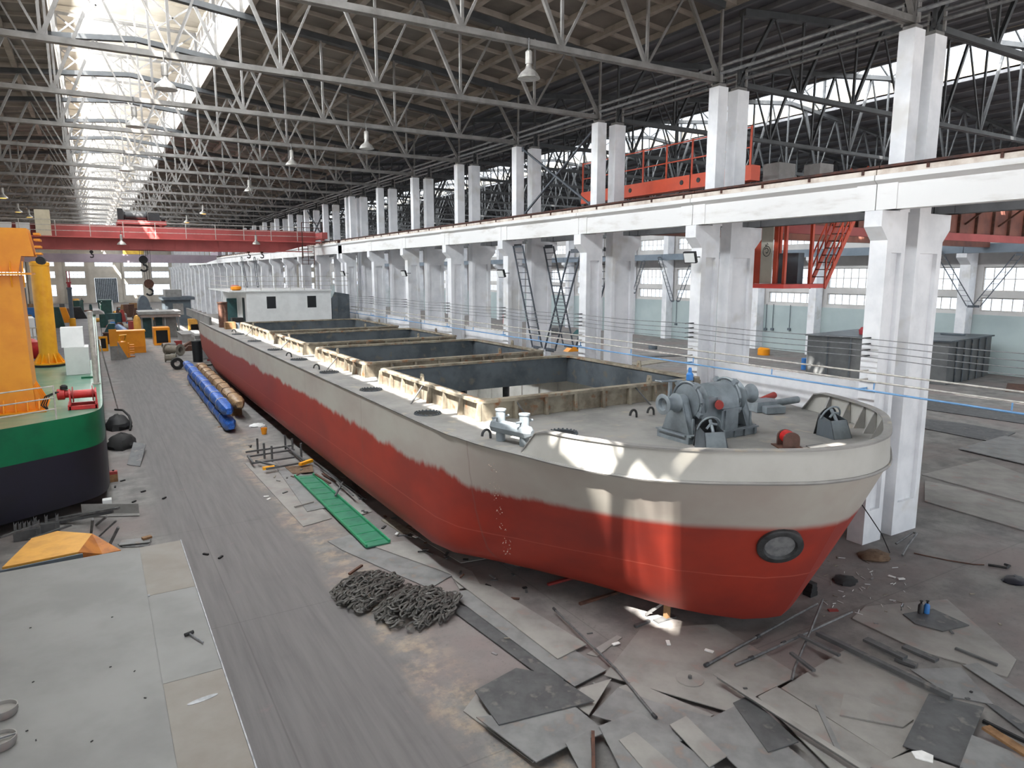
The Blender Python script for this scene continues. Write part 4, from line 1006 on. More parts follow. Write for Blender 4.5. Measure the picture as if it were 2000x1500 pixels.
g = G(); g.tube((xt+.55,25.1,7.38),(xt+.55,25.9,7.38),.12,12); g.done('sheave', MT['dark'], t, smooth=True)
# red winch
t = thing('deck_winch', 'red drum winch on the corner of the green deck', 'winch', (-.55,24.9,ZV+.004)); m = MT['red']
g = G(); g.box(-.92,-.2,24.45,24.55,ZV+.01,ZV+.12); g.box(-.92,-.2,25.15,25.25,ZV+.01,ZV+.12); g.box(-.95,-.88,24.45,25.25,ZV+.01,ZV+.16); g.box(-.24,-.17,24.45,25.25,ZV+.01,ZV+.16); g.done('frame', m, t)
for x in (-.9,-.22): G().prism([(x,24.5,ZV+.16),(x,25.2,ZV+.16),(x,25.1,ZV+.5),(x,24.7,ZV+.62),(x,24.55,ZV+.5)], (.04,0,0)).done('side_plate', m, t)
G().tube((-.86,24.88,ZV+.42),(-.22,24.88,ZV+.42),.13,16).done('rope_drum', m, t, smooth=True)
for x in (-.82,-.3): G().tube((x,24.88,ZV+.42),(x+.03,24.88,ZV+.42),.24,18).done('drum_flange', MT['redoxide'], t, smooth=True)
G().lathe((-1.22,24.88,ZV+.45), [(.1,0),(.17,.02),(.17,.2),(.12,.22),(.12,.31)], 16, (1,0,0)).done('gear_motor', m, t, smooth=True)
g = G(); g.lathe((-1.02,24.85,ZV+.6), [(.1,0),(.1,.1),(.05,.14),(0,.14)], 12); g.done('valve', MT['dark'], t, smooth=True)
g = G()
for k in range(3): g.path([(-1.15-.04*k,24.75,ZV+.55),(-1.4-.05*k,24.7,ZV+.45),(-1.5-.06*k,24.65,ZV+.2),(-1.45,24.6,ZV+.03)], .02, 6)
g.done('hoses', MT['rubber'], t, smooth=True)
# yellow pole, white console, posts
t = thing('spud_pole', 'upright yellow tubular pole with gusseted foot on the green vessel', 'pole', (-1.95,37.0,ZV+.004)); m = MT['yellow']
G().lathe((-1.95,37,ZV+.1), [(.62,0),(.62,.06),(.36,.07),(.36,4.3),(.38,4.32),(.38,4.45),(.3,4.5),(0,4.52)], 22).done('tube', m, t, smooth=True)
g = G(); g.tube((-1.95,37,4.35+ZV),(-1.95,37,4.75+ZV),.05,8); g.done('top_pin', m, t, smooth=True)
for k in range(12):
    a = 2*pi*k/12; c_, s_ = math.cos(a), math.sin(a); e = Vector((-s_,c_,0))*.03
    G().prism([Vector((-1.95+c_*.36,37+s_*.36,ZV+.16)),Vector((-1.95+c_*.6,37+s_*.6,ZV+.16)),Vector((-1.95+c_*.36,37+s_*.36,ZV+.6))], e).done('gusset', m, t)
G().lathe((-1.95,37,ZV+.004), [(.66,0),(.66,.09)], 22).done('foot_pad', MT['dark'], t, smooth=True)
t = thing('control_console', 'white enamel control console with sloping upper face on the green deck', 'cabinet', (-.8,33.6,ZV+.004)); m = MT['cabinet']
G().prism([(-1.22,y,z) for y,z in ((33.1,ZV+.01),(34.2,ZV+.01),(34.2,ZV+1.12),(33.05,ZV+1.12))], (.84,0,0)).done('lower_body', m, t)
G().prism([(-1.3,y,z) for y,z in ((33.12,ZV+1.13),(34.2,ZV+1.13),(34.2,ZV+1.9),(33.5,ZV+1.9))], (.78,0,0)).done('upper_body', m, t)
G().box(-1.32,-1.302,33.65,33.95,ZV+1.3,ZV+1.75).done('blue_screen', M('pale_blue_panel', (140,170,190), (120,150,172), 4, .4), t)
G().box(-.7,-.15,31.8,32.1,ZV+.004,ZV+.06).done('deck_pad', MT['green'], v)
b = F(189,750,ZV); tp = OY(172,610,b.y)
t = thing('vent_post', 'tall pale post at the right deck edge of the green vessel', 'post', (-.2,b.y,ZV+.004)); x = -.2
G().lathe((x,b.y,ZV+.004), [(.14,0),(.14,.04),(.085,.05),(.08,tp.z-ZV)], 12).done('tube', MT['railm'], t, smooth=True)
G().lathe((x,b.y,tp.z+.005), [(.09,0),(.09,.03),(0,.05)], 12).done('cap', MT['railm'], t, smooth=True)
a, b = F(231,802), OY(216,662,38.0)
t = thing('leaning_pole', 'thin pale pole leaning against the vessel side above the dark lane', 'pole', (a.x,a.y,0)); b = Vector((.02,38,b.z))
G().tube((a.x,a.y,.02),b,.03,8).done('tube', MT['railm'], t, smooth=True); G().tube(b+Vector((.04,0,-.05)),b+Vector((.04,-3,-.05)),.02,6).done('cross_rail', MT['railm'], t, smooth=True)
# things on and beyond the vessel; built where they stand
def at(px0, px1, pyb, pyt, z0):
    p, q = F(px0,pyb,z0), F(px1,pyb,z0); y = (p.y+q.y)/2; a, b = OY(px0,pyb,y), OY(px1,pyb,y)
    return a.x, b.x, y, OY((px0+px1)/2,pyt,y).z
x0, x1, y, z = at(137,147,628,560,ZV); xc = (x0+x1)/2; r = (x1-x0)/2
def spud(px0, px1, pyb, pyt, label, drum):
    x0, x1, y, z = at(px0,px1,pyb,pyt,ZV); xc, r = (x0+x1)/2, (x1-x0)/2; h = z-ZV
    t = thing('spud_column', label, 'column', (xc,y,ZV+.004), 'gray spud columns with red heads')
    G().lathe((xc,y,ZV+.004), [(r*1.5,0),(r*1.5,.6),(r*1.1,.62)], 14).done('collar', MT['yellow'], t, smooth=True)
    G().lathe((xc,y,ZV+.63), [(r,0),(r,h*.74),(r*1.25,h*.75),(r*1.25,h*.8),(0,h*.8)] if not drum else [(r,0),(r,h*.3),(r*1.5,h*.31),(r*1.5,h*.78),(0,h*.78)], 14).done('tube', MT['slate'], t, smooth=True)
    g = G(); zt = ZV+.63+h*.8
    for s in (-1,1): g.box(xc+s*r*.55-r*.2,xc+s*r*.55+r*.2,y-r*.6,y+r*.6,zt,zt+h*.42)
    g.box(xc-r*.75,xc+r*.75,y-r*.4,y+r*.4,zt,zt+h*.12); g.tube((xc-r*1.1,y,zt+h*.12),(xc+r*1.1,y,zt+h*.12),r*.4,10); g.done('clamp_head', MT['pink'], t, smooth=True)
spud(138,147,637,562,'gray spud column with red clamp head behind the yellow pole, right one',False)
spud(44,56,640,562,'gray spud column with red clamp head left of the yellow pole',True)
x0, x1, y, z = at(54,72,700,673,ZV); tag(G().lathe(((x0+x1)/2,y,ZV+.005), [(.2,0),(.35,.2),(.42,.5),(.35,.8),(.15,.95),(0,.96)], 14).done('red_float', MT['red'], smooth=True), 'round red float on the deck beside the orange column', 'float')
x0, x1, y, z = at(49,62,690,622,ZV); tag(G().lathe(((x0+x1)/2,y+2,ZV+.005), [(.3,0),(.3,z-ZV-.1),(.2,z-ZV)], 14).done('white_pipe', MT['cabinet'], smooth=True), 'upright white pipe between the orange column and the yellow pole', 'pipe')
x0, x1, y, z = at(72,84,690,640,ZV); t = thing('handrail_gate', 'pale handrail frame left of the yellow pole', 'railing', ((x0+x1)/2,y,ZV+.004))
g = G()
for k in range(4): x = x0-.3+(x1-x0+.4)*k/3; g.tube((x,y,ZV+.01),(x,y,z),.03,6)
for q in (.3,.65,1): g.tube((x0-.3,y,ZV+(z-ZV)*q),(x1+.1,y,ZV+(z-ZV)*q),.03,6)
g.done('rails', MT['railm'], t)
# ---- foreground pontoon
PX, PY, PZ = 1.21, 16.25, 1.2
t = thing('steel_pontoon', 'wide gray steel pontoon deck filling the lower left corner', 'pontoon', (-3,9,0))
G().box(-8,PX,1.5,PY,.02,PZ-.014).done('body', MT['pont'], t)
G().prism([(-8,1.5,PZ-.012),(.385,1.5,PZ-.012),(.385,PY,PZ-.012),(-8,PY-.15,PZ-.012)], (0,0,.012)).done('deck_plate', MT['pont'], t)
for i, (a, b, mt) in enumerate(((1.5,10.4,'pont2'),(10.412,13.6,'pont'),(13.612,PY,'pont2'))): G().box(.397,PX-.02,a,b,PZ-.012,PZ-.001).done('edge_plate', MT[mt], t)
g = G(); g.box(PX-.018,PX,1.5,PY,PZ-.06,PZ+.012); g.done('edge_lip', MT['galv'], t)
G().box(.397,.43,13.56,13.65,PZ,PZ+.012).done('tack_plate', MT['galv'], t)
p = F(396,1366,PZ); g = G(); g.prism([(p.x+.2*math.cos(a)*1.0,p.y+.05*math.sin(a)+.03*math.cos(a),PZ+.0) for a in [2*pi*k/16 for k in range(16)]], (0,0,.004)); g.done('weld_patch', MT['galv'], t)
a, b = F(368,1240,PZ), F(397,1258,PZ)
h = thing('hammer', 'small hammer lying on the pontoon near its right edge', 'hammer', (a.x,a.y,PZ+.003))
G().tube(a+Vector((0,0,.035)),b+Vector((0,0,.03)),.014,8).done('handle', MT['galv'], h, smooth=True)
d = Vector((b.y-a.y,-(b.x-a.x),0)).normalized(); c = a+(b-a)*.06+Vector((0,0,.036)); G().tube(c-d*.07,c+d*.07,.03,8).done('head', MT['dark'], h, smooth=True)
for i, (px, py, r) in enumerate(((6,1390,.17),(2,1450,.17))):
    p = F(px,py,PZ+.05); p.z = PZ
    t2 = thing('dished_end', ('upper' if i == 0 else 'lower')+' of two round steel caps at the left edge of the pontoon', 'pipe cap', (p.x,p.y,PZ+.003), 'pipe caps on the pontoon')
    G().lathe((p.x,p.y,PZ+.003), [(r*.85,0),(r,.06),(r,.12),(r*.93,.12),(r*.9,.07),(0,.06)], 24).done('shell', MT['plate3'], t2, smooth=True)
    if i: G().bar((p.x-r*.9,p.y,PZ+.1),(p.x+r*.9,p.y+.03,PZ+.1),.02).done('cross_bar', MT['galv'], t2)
for k in range(9):
    px, py = rnd.uniform(30,300), rnd.uniform(1180,1470); p = F(px,py,PZ)
    tag(G().cbox((p.x,p.y,PZ+.008),(.03,.015,.01),rz=rnd.uniform(0,3)).done('weld_crumb', MT['dark']), 'tiny dark weld crumb lying on the gray pontoon', 'debris', 'weld crumbs on the pontoon')
# yellow hopper lid behind the pontoon
t = thing('yellow_hopper', 'dusty yellow folded steel hopper behind the pontoon', 'hopper', (-.9,17.2,0))
zz = 1.02; P_ = lambda x,y,z=zz: F(x,y,z)
top = [P_(4,1108),P_(62,1051),P_(112,1037),P_(180,1042),P_(153,1078)]
g = G(); low = [Vector((p.x,p.y+.1,.003)) for p in top]; k = 5
g.add(top+low, [tuple(range(5)), tuple(range(9,4,-1))]+[(i,(i+1)%5,5+(i+1)%5,5+i) for i in range(5)]); g.done('body', MT['yplate'], t)
a, b, c = P_(153,1078), P_(180,1042), P_(236,1074,.75); d = P_(200,1082,.75)
g = G(); g.add([b,c,d,a]+[p-Vector((0,-.02,.4)) for p in (b,c,d,a)], [(0,1,2,3),(7,6,5,4),(0,4,5,1),(1,5,6,2),(2,6,7,3),(3,7,4,0)]); g.done('chute', M('worn_yellow', (196,124,52), (160,96,46), 3, .6), t)
a, b = P_(0,1120), P_(162,1086); G().bar(a,b,.05,.12).done('edge_flange', MT['slate'], t)
# scrap between the pontoon and the green vessel
def sb(nm, lb, a, b, za, zb_, w, h, mt='steel', tube=False):
    a, b = F(*a,za), F(*b,zb_)
    g = G(); g.tube(a,b,w,8) if tube else g.bar(a,b,w,h)
    return tag(g.done(nm, MT[mt], smooth=tube), lb, 'scrap steel', 'scrap steel beside the green vessel')
sb('steel_channel','long dull channel lying highest across the scrap heap by the vessel',(93,1016),(232,992),.06,.5,.1,.06)
sb('steel_channel','second long channel just below the highest one on the scrap heap',(115,1020),(220,999),.06,.35,.1,.08,'plate2')
sb('steel_bar','bent bar at the far left end of the scrap heap',(0,1050),(77,1024),.38,.4,.07,.05)
sb('steel_bar','dark bar reaching left below the channels on the scrap heap',(57,1054),(140,1025),.05,.25,.08,.05,'plate2')
sb('steel_pipe','upper short pipe sticking out at the right of the scrap heap',(188,1025),(208,1009),.04,.45,.035,0,'steel',True)
sb('steel_pipe','thin pipe slanting across the middle of the scrap heap',(194,1047),(227,1017),.03,.5,.025,0,'steel',True)
sb('steel_pipe','thick pipe slanting at the right end of the scrap heap',(215,1062),(231,1030),.05,.5,.04,0,'steel',True)
sb('steel_pipe','upright pipe stub standing behind the yellow hopper',(178,1042),(181,1014),.04,.75,.035,0,'steel',True)
a, b = F(160,1004,.02), F(272,1003,.02)
t = thing('folded_plate', 'light gray folded plate channel at the top right of the scrap heap', 'steel plate', ((a.x+b.x)/2,a.y,.02), 'scrap steel beside the green vessel')
d = Vector((0,.25,0)); G().hexa([a,b,b+Vector((0,.02,0)),a+Vector((0,.02,0))]+[p+Vector((0,0,.3)) for p in (a,b,b+Vector((0,.02,0)),a+Vector((0,.02,0)))]).done('web', MT['graybox'], t)
G().hexa([a-d*1.2,b-d*.9,b,a]+[p+Vector((0,0,.012)) for p in (a-d*1.2,b-d*.9,b,a)]).done('flange', MT['graybox'], t)
p = F(211,1000,.1); tag(G().box(p.x-.12,p.x+.12,p.y+.35,p.y+.6,.003,.36).done('white_box', MT['cabinet']), 'small white box behind the folded plate on the scrap heap', 'box')
for i, (px, py, k) in enumerate(((52,1032,6),(90,1020,3))):
    p = F(px,py,.3); t = thing('comb_bracket', ('wide' if i == 0 else 'narrow')+' comb shaped scrap bracket with upright teeth on the scrap heap', 'scrap steel', (p.x,p.y,.0), 'scrap steel beside the green vessel')
    G().box(p.x-.3,p.x+.3,p.y-.1,p.y+.1,.003,.28).done('base', MT['plate2'], t)
    for q in range(k): x = p.x-.25+.5*q/(k-1); G().prism([(x-.03,p.y,.28),(x+.03,p.y,.28),(x+.05,p.y,.5),(x,p.y,.44),(x-.02,p.y,.52)], (0,.03,0)).done('tooth', MT['steel'], t)
for i, (a, b, c, d, mt) in enumerate((((238,1056),(296,1050),(292,1060),(232,1066),'plate'),((230,1064),(296,1058),(290,1068),(240,1070),'plate2'))):
    z = .003+.04*(1-i); tag(G().prism([F(*q,z) for q in (a,b,c,d)],(0,0,.02)).done('curved_plate', MT[mt]), '%s narrow plate at the right end of the scrap heap' % ('upper','lower')[i], 'steel plate')
a = F(287,1053,.05); tag(G().cbox((a.x,a.y,.095),(.22,.14,.05),rz=.3).done('timber_offcut', MT['wood']), 'pale timber offcut lying on the narrow plates', 'timber')
a = F(223,940); t = thing('fuel_can', 'dirty orange can with red top beside the vessel side', 'can', (a.x,a.y,0)); G().box(a.x-.12,a.x+.12,a.y-.1,a.y+.1,.003,.26).done('body', MT['wood'], t); G().box(a.x-.12,a.x+.12,a.y-.1,a.y+.1,.262,.36).done('top', MT['redoxide'], t); G().lathe((a.x,a.y,.362), [(.03,0),(.03,.04),(0,.04)], 8).done('cap', MT['dark'], t)
# dark lane clutter along the vessel side
def lump(name, label, cat, px, py, sx, sy, sz, mt, seed):
    r = random.Random(seed); p = F(px,py); g = G(); n, k = 12, 6; vs = []
    for j in range(k+1):
        a = (pi/2)*j/k
        for i in range(n):
            t = 2*pi*i/n; q = 1+r.uniform(-.16,.16); vs.append((p.x+sx*math.cos(t)*math.cos(a)*q, p.y+sy*math.sin(t)*math.cos(a)*q, .003+sz*math.sin(a)*(1+r.uniform(-.1,.1))))
    g.add(vs, [(j*n+i,j*n+(i+1)%n,(j+1)*n+(i+1)%n,(j+1)*n+i) for j in range(k) for i in range(n)]+[tuple(range(n-1,-1,-1)), tuple(range(k*n,(k+1)*n))])
    return tag(g.done(name, MT[mt], smooth=True), label, cat)
lump('black_sack','black sack lying against the navy vessel side, nearer one','sack',238,872,.55,.8,.55,'rubber',1)
lump('black_sack','black sack lying against the vessel side, farther one','sack',232,835,.5,.9,.6,'dark',2)
a = [F(248,908),F(274,912),F(286,880),F(262,876)]; tag(G().prism([p+Vector((0,0,.25 if i > 1 else .003)) for i, p in enumerate(a)], (0,0,.02)).done('leaning_plate', MT['plate2']), 'dark plate propped up in the lane beside the black sacks', 'steel plate')
tag(G().path([F(225,800,.35)+Vector((0,0,0)),F(240,801,.5),F(252,812,.45),F(256,826,.3),F(254,840,.05)], .05, 8).done('black_hose', MT['rubber'], smooth=True), 'black hose arching over the sacks beside the vessel', 'hose')
for i, (px, py) in enumerate(((280,961),(262,981),(321,974),(402,1084),(431,1090),(225,952),(240,940))):
    p = F(px,py); tag(G().cbox((p.x,p.y,.025),(.16,.05,.04),rz=rnd.uniform(0,3)).done('dark_offcut', MT['dark']), 'small dark offcut lying in the clear lane', 'scrap steel', 'dark offcuts in the lane')
# ================================================================ plates, pipes and chain on the floor before the ship
STACK = []
def sat(a, b):
    for P, Q in ((a,b),(b,a)):
        for i in range(len(P)):
            e = P[(i+1)%len(P)]-P[i]; n = Vector((-e.y,e.x)); pa = [n.dot(p) for p in a]; pb = [n.dot(p) for p in b]
            if max(pa) < min(pb)+1e-4 or max(pb) < min(pa)+1e-4: return False
    return True
def topz(poly):
    "height of whatever already lies under the outline"
    return max([z for r, z in STACK if sat(poly, r)]+[.002])
def rect(a, b, w):
    a, b = Vector(a.xy), Vector(b.xy); d = (b-a).normalized()*(w/2+.004); n = Vector((-d.y,d.x)); return [a-d-n,b+d-n,b+d+n,a-d+n]
def plate(label, pts, mt='plate', th=.016, name='steel_plate'):
    z = topz([Vector(F(*p).xy) for p in pts])+.007
    pts3 = [F(*p,z) for p in pts]; q = [Vector(p.xy) for p in pts3]; z2 = topz(q)+.007
    if z2 > z: z = z2; pts3 = [F(*p,z) for p in pts]; q = [Vector(p.xy) for p in pts3]
    STACK.append((q, z+th)); o = G().prism(pts3, (0,0,th)).done(name, MT[mt]); tag(o, label, 'steel plate', 'steel plates before the ship'); return o
def litter(name, label, cat, group, px, py, dims, mt, rz):
    p = F(px,py); d = Vector((math.cos(rz),math.sin(rz),0))*dims[0]/2; q = rect(p-d,p+d,dims[1]); z = topz(q)+.002
    p = F(px,py,z); q = rect(p-d,p+d,dims[1]); z = max(z, topz(q)+.002)
    if z > .11: return
    STACK.append((q, z+dims[2])); return tag(G().cbox((p.x,p.y,z+dims[2]/2), dims, rz=rz).done(name, MT[mt]), label, cat, group)
# along the hull, far to near
plate('long gray plate at the left edge of the clutter, beside the lane',[(478,905),(536,898),(648,1013),(592,1029)],'plate3')
plate('narrow dark plate between the long gray plate and the green panel',[(538,912),(566,910),(668,985),(600,1000)],'plate')
plate('brown plate under the head of the green panel',[(556,912),(610,908),(612,922),(572,926)],'brown')
plate('gray plate right of the green panel, nearest the hull',[(652,962),(682,950),(727,1000),(697,1008)],'plate3')
plate('large plate under the foot of the green panel',[(640,1058),(703,1040),(800,1078),(884,1124),(840,1150),(764,1118),(668,1075)],'plate')
plate('blunt ended plate pointing at the hull past the chain heap',[(725,1066),(790,1057),(922,1117),(940,1146),(897,1151),(880,1122)],'plate3')
plate('tan plate lying close to the rusty drum',[(745,1017),(760,1012),(806,1040),(790,1046)],'cement',.03)
plate('wide floor plate beside the keel blocks',[(800,1040),(840,1046),(960,1090),(900,1100)],'plate3')
plate('narrow plate running from the chain heap towards the pipe',[(872,1175),(905,1185),(1150,1300),(1120,1318)],'plate')
plate('long strip plate, lowest of the fanned stack',[(868,1182),(918,1186),(1104,1328),(1081,1340)],'plate2')
plate('middle plate of the fanned stack',[(878,1160),(930,1150),(1184,1310),(1122,1342)],'plate')
plate('top light plate of the fanned stack',[(884,1130),(962,1147),(1146,1259),(1089,1288)],'plate3')
plate('thin plate half under the long pipe',[(1146,1278),(1205,1242),(1215,1246),(1166,1283)],'plate3')
plate('warm gray floor plate below the bow, with round disc',[(1180,1320),(1250,1230),(1400,1220),(1560,1320),(1420,1390)],'plate3')
plate('pinkish narrow plank right of the long pipe',[(1209,1343),(1238,1333),(1394,1398),(1366,1411),(1215,1362)],'plate3')
plate('plate stub beneath the pipe end, left part',[(1150,1398),(1194,1327),(1135,1345),(1112,1372)],'plate3')
plate('gray plate under the pipe end',[(1156,1398),(1207,1344),(1276,1372),(1392,1402),(1330,1450)],'plate')
plate('dark ragged plate corner left of the mottled plate',[(905,1390),(935,1350),(1000,1400),(1060,1480),(1040,1490)],'plate3')
plate('large dull plate under the mottled plate',[(930,1402),(1123,1381),(1185,1432),(1110,1458),(1047,1490)],'plate')
plate('mottled dark plate lying across the others, left',[(927,1350),(1008,1306),(1085,1320),(1161,1370),(974,1417)],'plate2')
plate('broad plate running out of the lower edge, centre',[(1170,1420),(1245,1388),(1395,1500),(1380,1560),(1240,1560)],'plate')
plate('narrow light plate on top of the broad centre plate',[(1209,1447),(1240,1431),(1340,1515),(1280,1530)],'plate3')
plate('small plate at the lower edge beside the rusty post',[(1105,1453),(1152,1428),(1160,1540),(1150,1540)],'plate')
plate('slim plate between the two broad plates',[(1308,1417),(1340,1400),(1420,1478),(1385,1500)],'plate3')
plate('plate with a chipped corner, lower centre right',[(1356,1420),(1440,1378),(1600,1510),(1470,1530)],'plate')
plate('bluish plate under the long angle bar',[(1432,1374),(1462,1360),(1560,1450),(1500,1470)],'plate2')
plate('long plate right of the angle bar',[(1480,1362),(1517,1342),(1742,1483),(1690,1530),(1640,1520)],'plate3')
plate('wide light plate in the right foreground',[(1526,1345),(1652,1269),(1856,1360),(1800,1450),(1742,1483)],'plate3')
plate('folded pinkish plate lying on the wide light plate',[(1640,1398),(1648,1355),(1784,1407),(1763,1422)],'plate3',.02)
plate('dark smooth plate lying on top at the right',[(1814,1356),(1922,1383),(1876,1498),(1763,1458)],'plate2')
plate('light plate at the lower edge under the paper sheet',[(1700,1500),(1778,1470),(1880,1505),(1850,1540)],'plate3')
plate('narrow dark plate under the right beam',[(1777,1308),(1877,1305),(1940,1377),(1858,1362)],'plate')
plate('huge light plate in the right middle with the gas bottles',[(1664,1209),(1690,1186),(1850,1172),(1985,1290),(1967,1324),(1868,1293),(1802,1275)],'plate3',.02)
plate('small dark plate carrying the two gas bottles',[(1763,1200),(1822,1190),(1893,1222),(1841,1234),(1787,1219)],'plate2')
plate('plate in the right lower corner',[(1898,1437),(2010,1484),(2010,1530),(1874,1500)],'plate')
plate('long strip plate at the right edge, upper',[(1880,1300),(1910,1296),(2010,1360),(2010,1385)],'plate')
plate('long strip plate at the right edge, lower',[(1925,1375),(1948,1380),(2010,1420),(2010,1440)],'plate2')
for i, pts in enumerate(([(1806,818),(1876,827),(1983,846),(1943,865),(1806,838)],[(1872,877),(1962,852),(2010,862),(2010,909)],[(1800,928),(1920,899),(2010,932),(2010,985)],[(1806,940),(1880,955),(2010,992),(2010,1040),(1806,980)],[(1800,780),(1900,792),(2010,812),(2010,830),(1806,800)])):
    plate(['dark plate on the floor right of the nearest column, upper','lighter plate at the right edge behind the column','wide plate on the right floor with a long dark edge','broad floor plate right of the column base','strip of dark plates farthest back on the right floor'][i], pts, ['plate2','plate','plate3','plate3','plate2'][i], .03)
# green slatted panel
t = thing('green_gangplank', 'long green steel panel with raised edges lying on the plates', 'panel', tuple(F(668,998)))
Q = ((576,932),(612,929),(761,1061),(716,1071)); zp = topz([Vector(F(*p).xy) for p in Q])+.012; q = [F(*p,zp) for p in ((576,932),(612,929),(761,1061),(716,1071))]
STACK.append(([Vector(p.xy) for p in q], zp+.1)); G().prism(q, (0,0,.03)).done('sheet', M('green_panel_paint', (58,128,100), (44,104,84), 3, .5), t)
mg = M('bright_green_edge', (40,146,100), (32,124,86), 4, .5)
for a, b in ((q[0],q[3]),(q[1],q[2])): G().bar(a+Vector((0,0,.06)),b+Vector((0,0,.06)),.05,.07).done('edge_bar', mg, t)
for k in range(11):
    a, b = q[0].lerp(q[3],(k+.5)/11), q[1].lerp(q[2],(k+.5)/11); G().bar(a+Vector((0,0,.035)),b+Vector((0,0,.035)),.04,.012).done('cross_rib', mg, t)
# chain heap
g = G(); rr = random.Random(3)
def link(c, d, u, L=.25, W=.135, r=.021):
    s = d.cross(u).normalized(); pts = []
    for k in range(10):
        a = 2*pi*k/10; pts.append(c+d*(L/2-W/2)*(1 if math.cos(a) > 0 else -1)*(abs(math.cos(a))**.4)+d*math.cos(a)*W/2+s*math.sin(a)*W/2)
    g.path(pts, r, 4, True)
A, B = F(735,1155), F(825,1185)
for c0, sx, sy, hh, k in ((F(735,1160),.78,.95,.34,250),(F(826,1192),.85,.8,.4,270)):
    for i in range(k):
        a, q = rr.uniform(0,2*pi), math.sqrt(rr.uniform(0,1)); x, y = math.cos(a)*q, math.sin(a)*q
        z = hh*(1-q**2.2)*rr.uniform(.55,1)+.03
        d = Vector((math.cos(.55)+rr.uniform(-.35,.35), math.sin(.55)+rr.uniform(-.35,.35), rr.uniform(-.3,.3))).normalized(); u = Vector((rr.uniform(-1,1),rr.uniform(-1,1),rr.uniform(-.4,1))).normalized()
        if abs(d.dot(u)) > .9: u = Vector((0,0,1))
        lx, ly = c0.x+sx*x-.1, c0.y+sy*y; z = max(z, topz([Vector((lx+e*.12,ly+f*.12)) for e,f in ((-1,-1),(1,-1),(1,1),(-1,1))])+.11)
        link(Vector((lx,ly,z)), d, u)
o = g.done('anchor_chain', MT['chain'], smooth=True); tag(o, 'heap of dark anchor chain piled on the floor beside the plates', 'chain', kind='stuff')
# pipes and long bars
def rod(label, pts, r, z, mt='steel', couplers=(), name='steel_pipe', nz=None):
    P = [F(*p) for p in pts]; z = r+.003+max(topz(rect(p,q,2.8*r)) for p,q in zip(P,P[1:])); P = [F(*p,z) for p in pts]
    z = r*1.36+.003+max(topz(rect(p,q,2.8*r)) for p,q in zip(P,P[1:])); P = [F(*p,z) for p in pts]
    for p,q in zip(P,P[1:]): STACK.append((rect(p,q,2.8*r), z+1.4*r))
    t = thing(name, label, 'pipe', (P[0].x,P[0].y,min(p.z for p in P)-r))
    G().path(P, r, 8).done('tube', MT[mt], t, smooth=True)
    for u in couplers:
        a, b = P[0], P[-1]; c = a.lerp(b,u); d = (b-a).normalized()*.05; G().tube(c-d,c+d,r*1.35,8).done('coupler', MT['winchd'], t, smooth=True)
rod('long thin pipe slanting over the plates in the centre foreground',[(1083,1190),(1202,1305),(1278,1398)],.022,.16,couplers=(.0,1.0))
rod('upper of two jointed pipes lying below the bow on the right',[(1380,1298),(1470,1248),(1596,1179)],.026,.1,couplers=(0,.42))
rod('lower of two jointed pipes lying below the bow on the right',[(1436,1299),(1520,1262),(1664,1195)],.026,.12,couplers=(.12,.38))
rod('bent pipe crossing over the two jointed pipes',[(1547,1326),(1551,1306),(1583,1232),(1607,1171)],.024,.19)
def lbar(label, a, b, w, h, z, mt, name='steel_bar', cat='steel bar'):
    A, B = F(*a), F(*b); z = topz(rect(A,B,w))+h/2+.003; A, B = F(*a,z), F(*b,z); z = topz(rect(A,B,w))+h/2+.003; A, B = F(*a,z), F(*b,z)
    STACK.append((rect(A,B,w), z+h/2)); return tag(G().bar(A,B,w,h).done(name, MT[mt]), label, cat)
t = thing('angle_bar', 'long angle bar propped over the plates, lower right', 'steel bar', tuple(F(1540,1400,.12)))
a, b = F(1397,1316), F(1690,1502); z = topz(rect(a,b,.2))+.125; a, b = F(1397,1316,z), F(1690,1502,z); STACK.append((rect(a,b,.12), z+.01))
G().bar(a,b,.1,.012).done('flange', MT['plate3'], t); G().bar(a+Vector((.045,.0,-.05)),b+Vector((.045,0,-.05)),.012,.1).done('web', MT['plate'], t)
lbar('dark beam running between the two big right plates',(1596,1236),(1858,1362),.1,.08,.1,'plate2')
lbar('thin profile lying on the huge light plate, right',(1866,1266),(1948,1299),.05,.04,.12,'plate2')
lbar('rusty upright post edge by the lower border',(1158,1432),(1160,1560),.05,.09,.16,'rust')
lbar('flat strip lying across the wide light plate',(1598,1378),(1640,1470),.08,.02,.13,'plate')
lbar('rusty orange plank at the right border',(1925,1420),(2010,1475),.16,.04,.09,'wood')
lbar('dark strip beside the rusty orange plank',(1920,1408),(2010,1452),.05,.05,.12,'dark')
lbar('short dark bar beside the chain heap',(682,1121),(707,1104),.06,.04,.03,'rust')
lbar('pale bar lying on the long gray plate',(575,990),(612,980),.05,.04,.06,'plate3')
lbar('upright strip leaning right of the green panel',(655,968),(669,942),.05,.05,.12,'plate2')
lbar('pale strip lying at the far end of the hull side plates',(690,945),(705,974),.12,.05,.06,'plate2')
for i, (a, b) in enumerate((((1560,1240),(1622,1270)),((1590,1255),(1640,1280)),((1545,1275),(1590,1310)),((1616,1244),(1660,1262)))): lbar('loose dark bar between the jointed pipes and the wide plate, %s from the top' % ORD[[0,2,3,1][i]],a,b,.07,.04,.05+.02*i,'plate2')
for i, (a, b) in enumerate((((1750,1285),(1790,1300)),((1765,1262),(1830,1290)),((1690,1248),(1768,1285)))): lbar('dark folded scrap under the edge of the huge light plate, %s from the right' % ORD[i],a,b,.16,.05,.03+.03*i,'plate2')
for i, (a, b) in enumerate((((612,900),(715,975)),((620,905),(690,968)))): lbar('curved dark strip along the hull foot, %s' % ('outer','inner')[i],a,b,.05,.03,.05+.05*i,'plate2')
